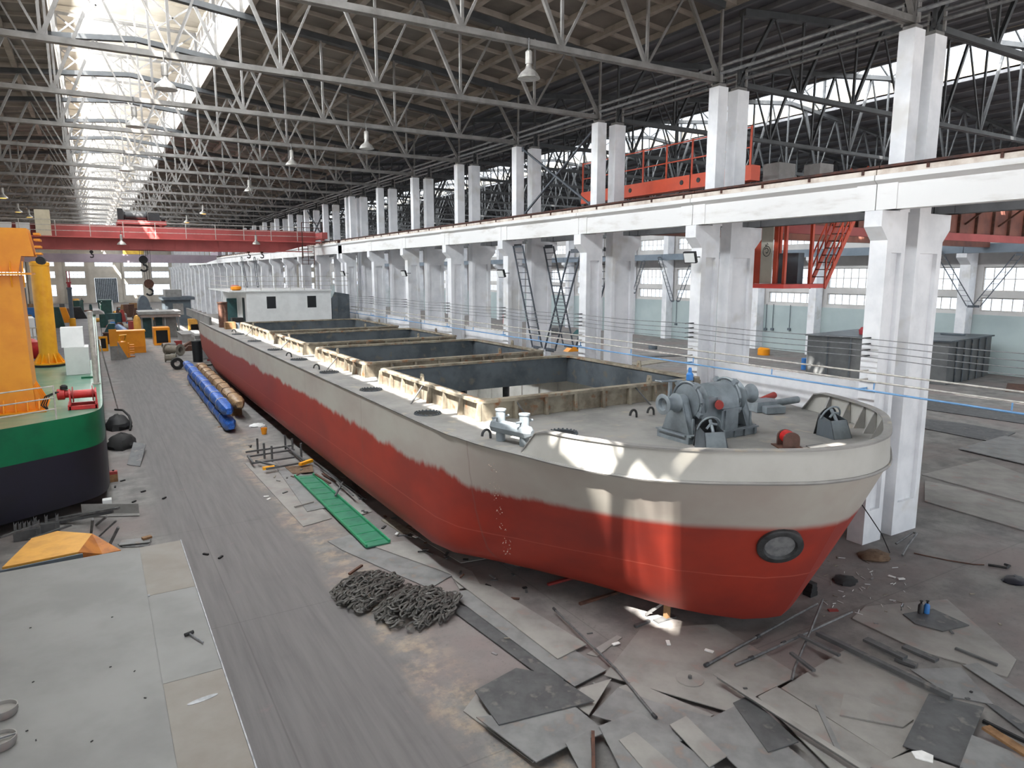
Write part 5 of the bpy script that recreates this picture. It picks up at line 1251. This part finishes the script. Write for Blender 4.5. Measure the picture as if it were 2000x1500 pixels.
for i, (a, b) in enumerate((((622,935),(640,948)),((630,925),(655,940)),((616,926),(645,944)))): lbar('rusty offcut between the green panel and the hull, %s from the far end' % ORD[i],a,b,.07,.04,.04+.03*i,'rust')
a = F(1347,1336); zd = topz([a.xy+Vector((i,j)) for i,j in ((-.24,-.24),(.24,-.24),(.24,.24),(-.24,.24))])+.002; STACK.append(([a.xy+Vector((i,j)) for i,j in ((-.24,-.24),(.24,-.24),(.24,.24),(-.24,.24))], zd+.065)); t = thing('disc_plate', 'round steel disc with a nut on it below the bow', 'disc', (a.x,a.y,zd)); G().lathe((a.x,a.y,zd), [(.24,0),(.24,.012),(0,.012)], 28).done('disc', MT['plate3'], t, smooth=True); G().lathe((a.x,a.y,zd+.013), [(.035,0),(.035,.05),(0,.05)], 6).done('nut', MT['plate2'], t)
Q = ((1780,1469),(1800,1467),(1823,1477),(1822,1491),(1788,1482)); zp = topz([F(*p).xy for p in Q])+.004; zp = max(zp, topz([F(*p,zp).xy for p in Q])+.003); STACK.append(([F(*p,zp).xy for p in Q], zp+.015)); tag(G().prism([F(*p,zp) for p in Q], (0,0,.015)).done('paper_sheet', MT['paper']), 'white paper sheet lying on the plates at the lower right', 'paper')
MT['pale_timber'] = M('pale_timber', (190,180,158), (160,148,126), 6, .8); litter('timber_stick','pale timber stick by the bent pipe end','timber',None,1590,1322,(.3,.06,.05),'pale_timber',-.05)
litter('orange_chip','reddish orange chip on the floor above the crossing pipes','debris',None,1627,1193,(.2,.08,.03),'redoxide',-.5)
for i, (px, py, mt) in enumerate(((1797,1202,'winchd'),(1809,1202,'blue'))):
    p = F(px,py); p.z = topz([p.xy+Vector((i,j)) for i,j in ((-.06,-.06),(.06,-.06),(.06,.06),(-.06,.06))])+.002
    t = thing('gas_bottle', ('dark' if i == 0 else 'blue')+' small gas bottle standing on the dark plate at the right', 'gas bottle', tuple(p)); G().lathe(tuple(p), [(.055,0),(.055,.17),(.03,.21)], 12).done('body', MT[mt], t, smooth=True); G().lathe((p.x,p.y,p.z+.212), [(.02,0),(.02,.04),(.035,.05),(.035,.06),(0,.06)], 8).done('valve', MT['dark'], t, smooth=True)
p = F(1760,1196); tag(G().path([(p.x,p.y,topz([p.xy+Vector((i,j)) for i,j in ((-.03,-.03),(.03,-.03),(.03,.03),(-.03,.03))])+.02),(p.x-.02,p.y,.14),(p.x+.02,p.y,.2),(p.x+.06,p.y,.16),(p.x+.05,p.y,.1)], .016, 6).done('pipe_hook', MT['galv'], smooth=True), 'bent pale hook standing left of the gas bottles', 'hook')
# rack frame with yellow ends
t = thing('pipe_rack', 'dark frame rack with upright stubs and two yellow end bars', 'rack', tuple(F(548,905)))
RK = [F(*p).xy for p in ((478,884),(512,918),(612,904),(568,866))]; zk = topz(RK)+.003; zr = zk+.14; STACK.append((RK, zk+.6))
for a, b in (((480,883),(570,870)),((484,892),(575,878)),((492,905),(575,893)),((520,916),(600,902)),((484,890),(495,905)),((560,872),(594,900)),((500,900),(545,912))): G().bar(F(*a,zr),F(*b,zr),.07,.06).done('rail', MT['plate2'], t)
for px, py in ((504,888),(517,898),(532,904),(558,880),(572,888),(589,898)): p = F(px,py,.0); G().tube((p.x,p.y,zk),(p.x,p.y,zk+.6),.04,8).done('upright', MT['plate2'], t, smooth=True)
for a, b in (((513,915),(536,912)),((586,907),(609,899))): G().bar(F(*a,zr),F(*b,zr),.14,.1).done('end_bar', MT['yellow'], t)
# small things and litter
p = F(516,848); t = thing('orange_bucket', 'small orange bucket standing beside the hull foot', 'bucket', (p.x,p.y,0)); G().lathe((p.x,p.y,.003), [(.1,0),(.14,.28),(.13,.28),(.1,.03),(0,.03)], 14).done('body', MT['orange'], t, smooth=True); G().path([(p.x+.14*math.cos(a),p.y,.28+.1*math.sin(a)) for a in [pi*k/8 for k in range(9)]], .008, 4).done('handle', MT['steel'], t)
lump('white_cloth','crumpled white cloth lying by the hull behind the orange bucket','cloth',502,832,.35,.3,.12,'cabinet',5)
lump('rag_heap','brown rope heap at the foot of the nearest column','rope heap',1708,1088,.45,.35,.14,'brown',8)
t = thing('pallet_jack_fork','bent dark steel frame lying right of the nearest column base','steel frame',tuple(F(1760,1060)))
g = G(); g.path([F(1762,1084,.06),F(1772,1066,.12),F(1790,1042,.3),F(1782,1040,.3),F(1750,1062,.1)], .03, 6); g.done('bent_tube', MT['steel'], t, smooth=True)
tag(G().path([OY(1683,985,9.8),OY(1700,1010,9.9),OY(1722,1043,9.72),F(1738,1080,.03)], .014, 5).done('hanging_cable', MT['dark'], smooth=True), 'thin dark cable hanging from the bow to the column foot', 'cable')
lump('dark_cloth','dark rag lying at the right under the ship stem','cloth',1650,1135,.3,.25,.1,'dark',11); lump('dark_cloth','dark rag at the right edge of the floor','cloth',1982,1136,.3,.25,.12,'navy',12)
tag(G().path([F(1930,1103,.03),F(1950,1106,.05),F(1965,1109,.05),F(1972,1105,.05),F(1962,1102,.04)], .03, 6).done('hose_nozzle', MT['dark'], smooth=True), 'dark hose nozzle lying on the right floor', 'hose')
tag(G().path([F(*p,.02) for p in ((1785,1080),(1806,1085),(1850,1094),(1900,1102),(1922,1103))], .015, 5).done('floor_hose', MT['rust'], smooth=True), 'thin reddish hose running along the right floor', 'hose')
t = thing('dark_stool','small dark block stack standing under the ship stem','block',tuple(F(1582,1160))); p = F(1582,1162)
for k in range(3): G().box(p.x-.12+.02*k,p.x+.12-.02*k,p.y-.1,p.y+.1,.003+.1*k,.1+.1*k).done('block', MT['dark'], t)
rr = random.Random(21)
for k in range(46):
    px, py = rr.uniform(1600,1790), rr.uniform(1085,1200)
    litter('weld_rod_stub','tiny pale welding rod stub littering the floor under the bow tip','debris','welding rod stubs under the bow',px,py,(rr.uniform(.06,.16),.012,.012),'cabinet' if k%3 else 'cement',rr.uniform(0,3.1))
for k in range(60):
    u = rr.random(); px = 480+u*560+rr.uniform(-20,60); py = 860+u*300+rr.uniform(-15,60)
    litter('steel_offcut','small steel offcut littering the floor and plates along the hull','debris','offcuts along the hull',px,py,(rr.uniform(.08,.3),rr.uniform(.03,.08),.025),rr.choice(['plate2','rust','cement','dark','plate','plate2','dark']),rr.uniform(0,3.1))
for k in range(40):
    px, py = rr.uniform(960,1990), rr.uniform(1130,1490)
    if px < 1300 and py < 1230: continue
    litter('steel_chip','small chip littering the plates in the right foreground','debris','chips on the foreground plates',px,py,(rr.uniform(.04,.14),rr.uniform(.02,.05),.015),rr.choice(['plate2','cement','dark','plate']),rr.uniform(0,3.1))
for i, (px, py) in enumerate(((1203,1258),(1305,1256),(1385,1272),(660,1018),(775,1043),(811,1049),(520,970),(525,975),(1742,1127),(1760,1131))):
    litter('paper_scrap','small white paper scrap littering the floor before the ship','paper','paper scraps before the ship',px,py,(.16,.07,.02),'paper',i)
# ================================================================ things further down the bay
def bundle(name, label, a, b, r, mt, seed, ends=True):
    rr = random.Random(seed); a, b = Vector(a), Vector(b); n, k = 14, 36; d = (b-a).normalized(); s = d.cross(Vector((0,0,1))).normalized(); u = s.cross(d); vs = []
    for j in range(k+1):
        c = a.lerp(b,j/k); q = r*(1 if 0 < j < k else .55)*(.94+.1*((j*7)%5)/4)
        for i in range(n):
            t = 2*pi*i/n; w = q*(1+rr.uniform(-.07,.07)); sq = 1/max(abs(math.cos(t)),abs(math.sin(t)))**.45
            vs.append(c+s*math.cos(t)*w*sq+u*math.sin(t)*w*sq)
    g = G(); g.add(vs, [(j*n+i,j*n+(i+1)%n,(j+1)*n+(i+1)%n,(j+1)*n+i) for j in range(k) for i in range(n)]+[tuple(range(n-1,-1,-1)),tuple(range(k*n,(k+1)*n))])
    t = thing(name, label, 'wrapped bundle', (a.x,a.y,min(a.z,b.z)-r*1.2)); g.done('wrapping', MT[mt], t, smooth=True)
    for j in range(1,9):
        c = a.lerp(b,j/9); G().path([c+(s*math.cos(q)+u*math.sin(q))*r*1.12/max(abs(math.cos(q)),abs(math.sin(q)))**.4 for q in [2*pi*i/14 for i in range(14)]], .015, 4, True).done('strap', MT['railm'] if mt == 'blue_wrap' else MT['rust'], t)
    return t
A0, A1 = F(452,833,.33), F(372,735,.33)
bundle('wrapped_beam','lower blue plastic wrapped beam lying beside the hull',A0,A1,.27,'blue_wrap',4)
U = Vector((-.05,.1,.66)); bundle('wrapped_beam','upper blue plastic wrapped beam stacked on the lower one',A0+U,A1+U+Vector((0,1.5,0)),.26,'blue_wrap',9)
B0, B1 = F(470,822,.0), F(428,735,.0); B0.x = min(B0.x,5.8); B1.x = 5.75
bundle('wrapped_beam','tan wrapped long bundle between the blue beams and the hull',Vector((B0.x,B0.y,.8)),Vector((B1.x,B1.y,.8)),.3,'tan_wrap',6)
for i, u in enumerate((.1,.5,.9)):
    p = B0.lerp(B1,u); tag(G().box(p.x-.3,p.x+.3,p.y-.2,p.y+.2,.003,.42).done('support_block', MT['dark'] if i else MT['wood']), '%s block under the tan wrapped bundle' % ('nearest','middle','farthest')[i], 'block')
    p = A0.lerp(A1,u); tag(G().box(p.x-.35,p.x+.35,p.y-.06,p.y+.06,.003,.02).done('wood_bearer', MT['wood']), '%s flat bearer under the blue wrapped beams' % ('nearest','middle','farthest')[i], 'timber')
def place(px0, px1, pyb, pyt, z0=0):
    x0, x1, y, z = at(px0,px1,pyb,pyt,z0); return x0, x1, y, z
def T(name, label, cat, r, dep=1.0): return thing(name, label, cat, ((r[0]+r[1])/2, r[2]+dep/2, 0))
def bxs(name, label, cat, px0, px1, pyb, pyt, dep, mt, extra=None, z0=0):
    "box body with a raised lid and corner battens, on the floor"
    x0, x1, y, z = place(px0,px1,pyb,pyt,z0); t = T(name,label,cat,(x0,x1,y,z),dep); w = x1-x0; h = z-z0
    G().box(x0,x1,y,y+dep,z0+.003,z-.06*h).done('body', MT[mt], t); G().box(x0-.03*w,x1+.03*w,y-.03,y+dep+.03,z-.06*h,z).done('top', MT[extra or mt], t)
    return t, x0, x1, y, z
# black ring, drum, flanged pipes
x0,x1,y,z = place(338,357,722,699); tag(G().tube(((x0+x1)/2,y,(z)/2+.003),((x0+x1)/2,y+.5,z/2+.003),z/2-.003,18,hole=z/4).done('rubber_ring', MT['rubber'], smooth=True), 'black ribbed rubber ring at the far end of the blue beams', 'rubber ring')
x0,x1,y,z = place(378,399,708,665); t = T('black_bin','tall black bin beside the hull behind the blue beams','bin',(x0,x1,y,z)); c = ((x0+x1)/2,y+.5,.003); r = (x1-x0)/2
G().lathe(c,[(r*.9,0),(r,z*.9)],18).done('body', MT['black'], t, smooth=True); G().lathe((c[0],c[1],z*.9+.01),[(r*1.08,0),(r*1.08,z*.06),(r*.9,z*.07),(0,z*.07)],18).done('rim', MT['black'], t, smooth=True)
for i,(px0,px1,pb,pt,rz) in enumerate(((331,352,695,672,.9),(327,343,708,690,.2))):
    x0,x1,y,z = place(px0,px1,pb,pt); r = z/2; c = Vector(((x0+x1)/2,y+.4,r+.003)); d = Vector((math.cos(rz),-math.sin(rz),0))
    t = thing('flanged_pipe', 'dusty flanged pipe stub at the lane edge, %s' % ('farther and larger','nearer and flatter')[i], 'pipe', (c.x,c.y,.003)); L = (.7,.35)[i]
    G().tube(c-d*L,c+d*L,r*.7,16,hole=r*.5).done('tube', MT['cement'], t, smooth=True)
    for q in (-1,1): G().tube(c+d*q*L,c+d*q*(L+.06),r,18,hole=r*.5).done('flange', MT['cement'], t, smooth=True)
# orange things
t,x0,x1,y,z = bxs('orange_beam','long orange box beam lying across the lane end','steel beam',228,286,690,646,1.6,'orange'); m = MT['orange']
G().box(x0+.1,x1-.1,y-.05,y-.004,z*.25,z*.3).done('seam_bar', m, t)
x0,x1,y,z = place(217,232,703,643); t = T('orange_upright','upright orange and gray steel plate frame nearest the lane','steel frame',(x0,x1,y,z)); G().box(x0,x1,y,y+.08,z*.45,z).done('orange_part', m, t); G().box(x0,x1,y,y+.08,.003,z*.45-.002).done('gray_part', MT['graybox'], t); G().prism([(x1+.01,y,.003),(x1+.7,y,.003),(x1+.01,y,z*.6)],(0,.06,0)).done('gusset', MT['graybox'], t)
x0,x1,y,z = place(233,252,700,668); t = T('orange_machine','orange machine casing with pipework on top in the lane','machine',(x0,x1,y,z)); G().prism([(x0,y,.05),(x1,y,.05),(x1-.15,y,z),(x0,y,z)],(0,1.1,0)).done('casing', m, t); G().path([(x0+.1,y+.3,z+.02),(x0+.2,y+.3,z+.5),(x0+.6,y+.3,z+.55),(x1-.2,y+.3,z+.02)],.12,8).done('pipework', MT['yellow'], t, smooth=True); G().box(x0+.05,x1-.05,y+.1,y+1,.003,.05).done('skid', MT['dark'], t)
x0,x1,y,z = place(252,264,698,670); t = T('ribbed_bracket','orange ribbed bracket standing right of the orange machine','bracket',(x0,x1,y,z)); G().box(x0,x0+.1,y,y+.4,.003,z).done('back', m, t)
for k in range(6): G().box(x0+.11,x1,y,y+.4,.06+k*z/6.2,.1+k*z/6.2).done('rib', m, t)
x0,x1,y,z = place(195,212,686,657); t = T('orange_window_frame','orange frame with dark opening at the lane end, left','frame',(x0,x1,y,z)); w = .14
for a in ((x0,x0+w,.003,z),(x1-w,x1,.003,z)): G().box(a[0],a[1],y,y+.15,a[2],a[3]).done('side', MT['yellow'], t)
for a in ((.003,.25),(z-.18,z)): G().box(x0+w+.002,x1-w-.002,y,y+.15,*a).done('rail', MT['yellow'], t)
G().box(x0+w,x1-w,y+.16,y+.2,.25,z-.18).done('dark_back', MT['glassdark'], t)
bxs('brown_beam','brownish box beam behind the orange window frame','steel beam',203,236,672,650,1.2,'rust')
x0,x1,y,z = place(302,334,674,640); t = T('orange_bucket_housing','orange housing with dark square opening before the gray shed','housing',(x0,x1,y,z)); G().box(x0,x1,y+.25,y+2,.003,z).done('body', m, t)
for a in ((x0,x0+.2,.003,z),(x1-.2,x1,.003,z),(x0+.202,x1-.202,.003,.2),(x0+.202,x1-.202,z-.25,z)): G().box(a[0],a[1],y,y+.248,a[2],a[3]).done('rim', m, t)
G().box(x0+.2,x1-.2,y+.22,y+.248,.2,z-.25).done('opening', MT['glassdark'], t)
# shed and deck house
x0,x1,y,z = place(278,351,660,608); t = T('gray_shed','gray roofed steel shed with teal panels standing down the lane','shed',(x0,x1,y,z),4)
G().box(x0-.2,x1+.3,y-.4,y+4,z-.3,z).done('roof', MT['graybox'], t); G().box(x0-.1,x1+.2,y-.3,y+3.9,z-.62,z-.32).done('fascia', M('shed_fascia', (150,134,126), (128,114,108), 2, .7), t)
for u in (0,.28,.62,.98): x = x0+(x1-x0)*u; G().box(x,x+.16,y,y+.16,.003,z-.63).done('post', MT['graybox'], t)
G().box(x0+.17,x0+(x1-x0)*.27,y+.3,y+.4,.05,z-.7).done('teal_panel', MT['teal'], t); G().box(x0+(x1-x0)*.36,x0+(x1-x0)*.97,y+.9,y+1,.003,z-.7).done('back_panel', MT['graybox'], t)
G().box(x0+(x1-x0)*.4,x0+(x1-x0)*.58,y+.85,y+.89,z*.45,z*.8).done('window', MT['teal'], t)
x0,x1,y,z = place(325,376,636,566); t = T('gray_deckhouse','gray unfinished deckhouse with stepped roof near the ship stern','deckhouse',(x0,x1,y,z),5); h = z
G().box(x0,x1,y,y+5,.003,h*.72).done('wall', MT['slate'], t); G().box(x0-.3,x1+.5,y-.4,y+5.2,h*.72,h*.8).done('roof', MT['slate'], t); G().box(x0+.2,x1-1.0,y+.5,y+4,h*.8+.002,h).done('upper_tier', MT['graybox'], t); G().box(x0+(x1-x0)*.3,x0+(x1-x0)*.7,y-.05,y-.004,h*.3,h*.62).done('doorway', MT['graybox'], t)
# green house and other big blocks
x0,x1,y,z = place(185,208,676,606); x0 = .35; t = T('green_house','dark green tarpaulin covered house left of the lane','house',(x0,x1,y,z),4)
G().box(x0,x1-.3,y,y+5,.003,z-.4).done('wall', MT['tgreen'], t); G().prism([(x0-.6,y-.2,z-.38),(x1+.1,y-.2,z-.38),(x1-.4,y-.2,z),(x0-.6,y-.2,z)],(0,5,0)).done('roof', MT['rail_rust'] if 0 else MT['graybox'], t)
for k,(a,b,mt) in enumerate(((.3,.55,'green'),(.1,.3,'cabinet'),(.6,.95,'tgreen'))): G().box(x0+(x1-x0)*a,x0+(x1-x0)*b,y+.4+.3*k,y+1.6,z+.003,z+.5+.15*k).done('roof_load', MT[mt], t)
bxs('green_container','tall dark green container behind the green house','container',196,222,640,586,3,'tgreen')
x0,x1,y,z = place(273,297,640,577); t = T('gray_excavator','hunched gray machine with round hood behind the shed','machine',(x0,x1,y,z),3); c = (x0+x1)/2; r = (x1-x0)/2
G().prism([(c+r*math.cos(a),y,z*.62+z*.38*math.sin(a)) for a in [pi*k/10 for k in range(11)]]+[(x0,y,z*.2),(x1,y,z*.2)],(0,2.5,0)).done('hood', MT['slate'], t); G().box(x0-.2,x1+.4,y-.1,y+2.6,.003,z*.2-.003).done('chassis', MT['dark'], t)
# worktable, frames by the hull stern
x0,x1,y,z = place(384,410,700,655); t = T('white_frame_table','white steel frame table with round leg beside the hull stern','table',(x0,x1,y,z),2); G().box(x0,x1,y,y+2.4,z-.25,z).done('top', MT['graybox'], t)
G().box(x0,x0+.3,y+.1,y+.4,.003,z-.255).done('leg', MT['cabinet'], t); G().tube((x0+(x1-x0)*.45,y+.3,.003),(x0+(x1-x0)*.45,y+.3,z-.255),.28,14).done('leg', MT['cabinet'], t, smooth=True); G().box(x1-.3,x1,y+.1,y+.4,.003,z-.255).done('leg', MT['cabinet'], t)
t,x0,x1,y,z = bxs('gray_platform','long gray work platform running beside the hull stern','platform',357,404,668,652,5,'graybox')
x0,x1,y,z = place(370,396,650,623); t = T('yellow_portal','yellow frame with dark opening beside the hull stern','frame',(x0,x1,y,z)); G().box(x0,x1,y,y+1,z*.62,z).done('hood', MT['yplate'], t)
for x in (x0,x1-.2): G().box(x,x+.2,y,y+1,.003,z*.62-.003).done('leg', MT['yplate'], t)
G().box(x0+.2,x1-.2,y+.7,y+.8,.05,z*.6).done('opening', MT['glassdark'], t)
x0,x1,y,z = place(414,434,705,680); t = T('red_brace_set','red painted frame pieces lying against the hull stern','steel frame',(x0,x1,y,z)); G().bar((x0,y,.1),(x1,y+1,z),.12).done('brace', MT['pink'], t); G().bar((x0-.3,y+.4,.07),(x1-.2,y+.2,.07),.12).done('foot', MT['pink'], t)
tag(G().bar(F(398,714,.05),F(438,710,.05),.12,.08).done('green_bar', MT['tgreen']), 'dark green bar lying across behind the blue beams', 'steel bar')
p, q = F(232,640,1.2), F(262,662,.5); tag(G().tube(p,q,.4,12).done('blue_duct', M('blue_gray_duct', (88,112,150), (70,92,128), 3, .5), smooth=True), 'blue-gray duct slanting down behind the orange beam', 'duct')
x0,x1,y,z = place(262,277,650,615); tag(G().lathe(((x0+x1)/2,y,.003),[((x1-x0)/2,0),((x1-x0)/2,z*.7),((x1-x0)*.3,z*.95),(0,z)],14).done('yellow_tank', MT['yplate'], smooth=True), 'pale yellow upright tank behind the orange beam', 'tank')
# brown post and boxes on the ship's quarter deck
p = F(419,640,3.6); p.x += .55; tag(G().lathe((p.x,p.y,3.604),[(.28,0),(.28,1.5),(.32,1.52),(.32,1.6),(0,1.62)],14).done('rusty_post', MT['rust'], smooth=True), 'rusty upright tube standing on the quarter deck before the deckhouse', 'post')
for i,(px,py,s,mt) in enumerate(((431,643,.3,'wood'),(440,640,.25,'slate'),(427,632,.35,'dark'))):
    p = F(px,py,3.6); p.x += .55+.15*i; p.y -= 1.1*i; o = G(); o.box(p.x-s,p.x+s,p.y-s,p.y+s,3.604,3.604+s*1.4); tag(o.done('deck_box', MT[mt]), ('wooden','slate gray','dark')[i]+' box on the quarter deck beside the rusty tube', 'box')
for i,(px,py,mt) in enumerate(((432,568,'orange'),(440,560,'pink'),(436,578,'red'))):
    p = F(px,py,5.9); 
    x = 8.1+.2*i; tag(G().lathe((x,49.2+1.4*i,5.89),[(.22,0),(.34,.08),(.34,.22),(.22,.3),(.16,.2),(.16,.08),(.22,0)],16).done('life_ring', MT[mt], smooth=True), ('orange','pinkish','red')[i]+' ring lying on the left end of the deckhouse roof', 'ring')
# person far down the bay
p = F(161,599); S_ = 1.72
def person(loc):
    j = {'pel':(0,0,.95),'che':(0,.02,1.3),'nec':(0,.02,1.48),'hea':(0,.0,1.64),'hip_l':(-.1,0,.9),'kne_l':(-.12,-.03,.5),'ank_l':(-.13,.02,.09),'toe_l':(-.14,-.14,.04),'hip_r':(.1,0,.9),'kne_r':(.12,-.06,.5),'ank_r':(.13,.0,.09),'toe_r':(.14,-.16,.04),
      'sho_l':(-.19,.02,1.4),'elb_l':(-.26,.04,1.12),'wri_l':(-.24,-.12,.92),'han_l':(-.23,-.18,.85),'sho_r':(.19,.02,1.4),'elb_r':(.27,.03,1.12),'wri_r':(.25,-.12,.93),'han_r':(.24,-.18,.86)}
    E = [('pel','che'),('che','nec'),('nec','hea'),('pel','hip_l'),('hip_l','kne_l'),('kne_l','ank_l'),('ank_l','toe_l'),('pel','hip_r'),('hip_r','kne_r'),('kne_r','ank_r'),('ank_r','toe_r'),('che','sho_l'),('sho_l','elb_l'),('elb_l','wri_l'),('wri_l','han_l'),('che','sho_r'),('sho_r','elb_r'),('elb_r','wri_r'),('wri_r','han_r')]
    R = dict(pel=.15,che=.17,nec=.065,hea=.1,hip=.1,kne=.07,ank=.05,toe=.04,sho=.075,elb=.05,wri=.035,han=.04)
    ks = list(j); me = bpy.data.meshes.new('person'); me.from_pydata([j[k] for k in ks],[(ks.index(a),ks.index(b)) for a,b in E],[]); o = bpy.data.objects.new('person', me); COL.objects.link(o); o.location = loc
    md = o.modifiers.new('skin','SKIN'); o.modifiers.new('sub','SUBSURF').levels = 1
    for v, k in zip(me.skin_vertices[0].data, ks): v.radius = (R[k[:3]],)*2; v.use_root = (k == 'pel')
    t = NT('work_clothes'); zz = t.sep(t.coord())[2]; c = t.mix(t.ramp(zz,.93,.95), lin((196,84,44)), lin((42,52,50))); c = t.mix(t.ramp(zz,1.5,1.52), c, lin((190,140,112))); me.materials.append(t.out(c,.8))
    h = G().lathe((0,0,1.66),[(.125,0),(.13,.05),(.1,.11),(0,.14)],14).done('helmet', MT['dark'], o, smooth=True, local=True)
    return tag(o, 'person in dark jacket and orange trousers standing far down the bay', 'person')
person((p.x,p.y,0))
# jumble before the end wall
bpy.context.view_layer.update(); BUSY = []
for o in COL.objects:
    if o.type != 'MESH' or (o.parent is None and o.get('kind') == 'structure'): continue
    c = [o.matrix_world @ Vector(v) for v in o.bound_box]
    if max(v.y for v in c) < 15 or min(v.z for v in c) > 3.5 or (max(v.x for v in c)-min(v.x for v in c) > 7 and min(v.x for v in c) < -8): continue
    BUSY.append((min(v.x for v in c),max(v.x for v in c),min(v.y for v in c),max(v.y for v in c)))
def free(g):
    b = (min(v[0] for v in g.v)-.03,max(v[0] for v in g.v)+.03,min(v[1] for v in g.v)-.03,max(v[1] for v in g.v)+.03)
    if any(b[0] < q[1] and q[0] < b[1] and b[2] < q[3] and q[2] < b[3] for q in BUSY): return False
    BUSY.append(b); return True
rr = random.Random(5); mts = ['graybox','slate','cement','orange','yplate','teal','cabinet','rust','blue','plate2','tgreen','wood','redoxide','dark']
def jumble(n, xr, yr, hr, label, group, zb=0):
    for k in range(n):
        x, y = rr.uniform(*xr), rr.uniform(*yr); s = rr.uniform(.35,1.1); h = rr.uniform(*hr); mt = MT[rr.choice(mts)]; kind = rr.randrange(4)
        g = G()
        if kind == 0: g.cbox((x,y,h/2+.003),(s*1.6,s,h),rz=rr.uniform(0,3)); nm = 'crate'
        elif kind == 1: g.lathe((x,y,.003),[(s*.6,0),(s*.6,h*.8),(s*.4,h),(0,h)],12); nm = 'drum'
        elif kind == 2: g.prism([(x-s,y,.003),(x+s,y,.003),(x+s*.5,y,h),(x-s*.2,y,h)],(0,s,0)); nm = 'machine_casting'
        else: g.tube((x-s,y,s*.42+.003),(x+s,y+s*.7,s*.42+.003),s*.4,12,hole=s*.28); nm = 'pipe_piece'
        if not free(g): continue
        g.v = [(a,b,c+zb) for a,b,c in g.v]
        tag(g.done(nm, mt, smooth=kind in (1,3)), label, 'machine part', group)
jumble(110,(1.2,8.5),(84,150),(.7,2.2),'machine part in the distant jumble between lane and ship stern','distant jumble of machine parts')
jumble(60,(-10,.0),(92,150),(.8,2.6),'machine part in the distant jumble left of the lane','distant jumble left of the lane')
BUSY = [b for b in BUSY if not (b[0] < -8.9 and b[1] > -.2 and b[3] > 80)]
jumble(70,(-8.5,-1.2),(41,86),(.5,1.7),'machine part standing on the far deck of the green vessel','machine parts on the green vessel',ZV+.002)
jumble(10,(5.5,8.2),(62,80),(.4,1.0),'small part lying in the clutter beside the ship stern','clutter beside the ship stern')
jumble(14,(24,50),(40,80),(.4,1.2),'part lying on the floor of the next bay','clutter on the floor of the next bay')
for k in range(16):
    x, y = rr.uniform(22,50), rr.uniform(18,55); a = rr.uniform(-.4,.4)
    if 42 < x < 56 and 22 < y < 40: continue
    g = G().cbox((x,y,.04),(rr.uniform(2,6),rr.uniform(.3,1.6),.06),rz=a)
    if not free(g): continue
    tag(g.done('floor_plate', MT[rr.choice(['plate2','rust','plate','cement'])]), 'steel plate lying flat on the floor of the next bay', 'steel plate', 'plates on the floor of the next bay')
# ================================================================ light
w = bpy.data.worlds.new('sky'); S.world = w; w.use_nodes = True
bg = w.node_tree.nodes['Background']; bg.inputs[0].default_value = (.86,.93,1,1); bg.inputs[1].default_value = WORLD
def sun_lamp(name, slope, e, col):
    d = bpy.data.lights.new(name, 'SUN'); d.energy = e; d.angle = math.radians(.6); d.color = col
    o = bpy.data.objects.new(name, d); COL.objects.link(o); o.location = (-30,20,40)
    o.rotation_euler = Vector((slope,.5,-1)).to_track_quat('-Z','Y').to_euler(); return o
sun_lamp('sun', .562, SUN, (1,.93,.82))
def area(name, loc, rot, sx, sy, e, col=(.93,.97,1)):
    d = bpy.data.lights.new(name, 'AREA'); d.shape = 'RECTANGLE'; d.size = sx; d.size_y = sy; d.energy = e; d.color = col
    o = bpy.data.objects.new(name, d); COL.objects.link(o); o.location = loc; o.rotation_euler = rot; return o
LA = 1.5*186; ym = .55+93
for x0, x1, z, e in ((-.6,5.54,18.3,MON_A),(32.96,39.24,18.25,MON_B)):
    area('monitor_daylight', (x0+.32,ym,z), (0,-pi/2+.4,0), 1.4, 186, e*LF*pi*LA); area('monitor_daylight', (x1-.5,ym,z), (0,.85,0), 1.4, 186, e*RF*pi*LA)
S.view_settings.view_transform = 'Standard'; S.view_settings.look = 'None'; S.view_settings.gamma = 1; S.view_settings.use_curve_mapping = False
S.view_settings.exposure = EXPO
c = S.cycles; c.use_denoising = True; c.max_bounces = 7; c.diffuse_bounces = 4; c.glossy_bounces = 2; c.transmission_bounces = 3; c.transparent_max_bounces = 6
c.sample_clamp_indirect = 6; c.caustics_reflective = False; c.caustics_refractive = False; c.use_light_tree = True
try: c.denoiser = 'OPENIMAGEDENOISE'
except Exception: pass
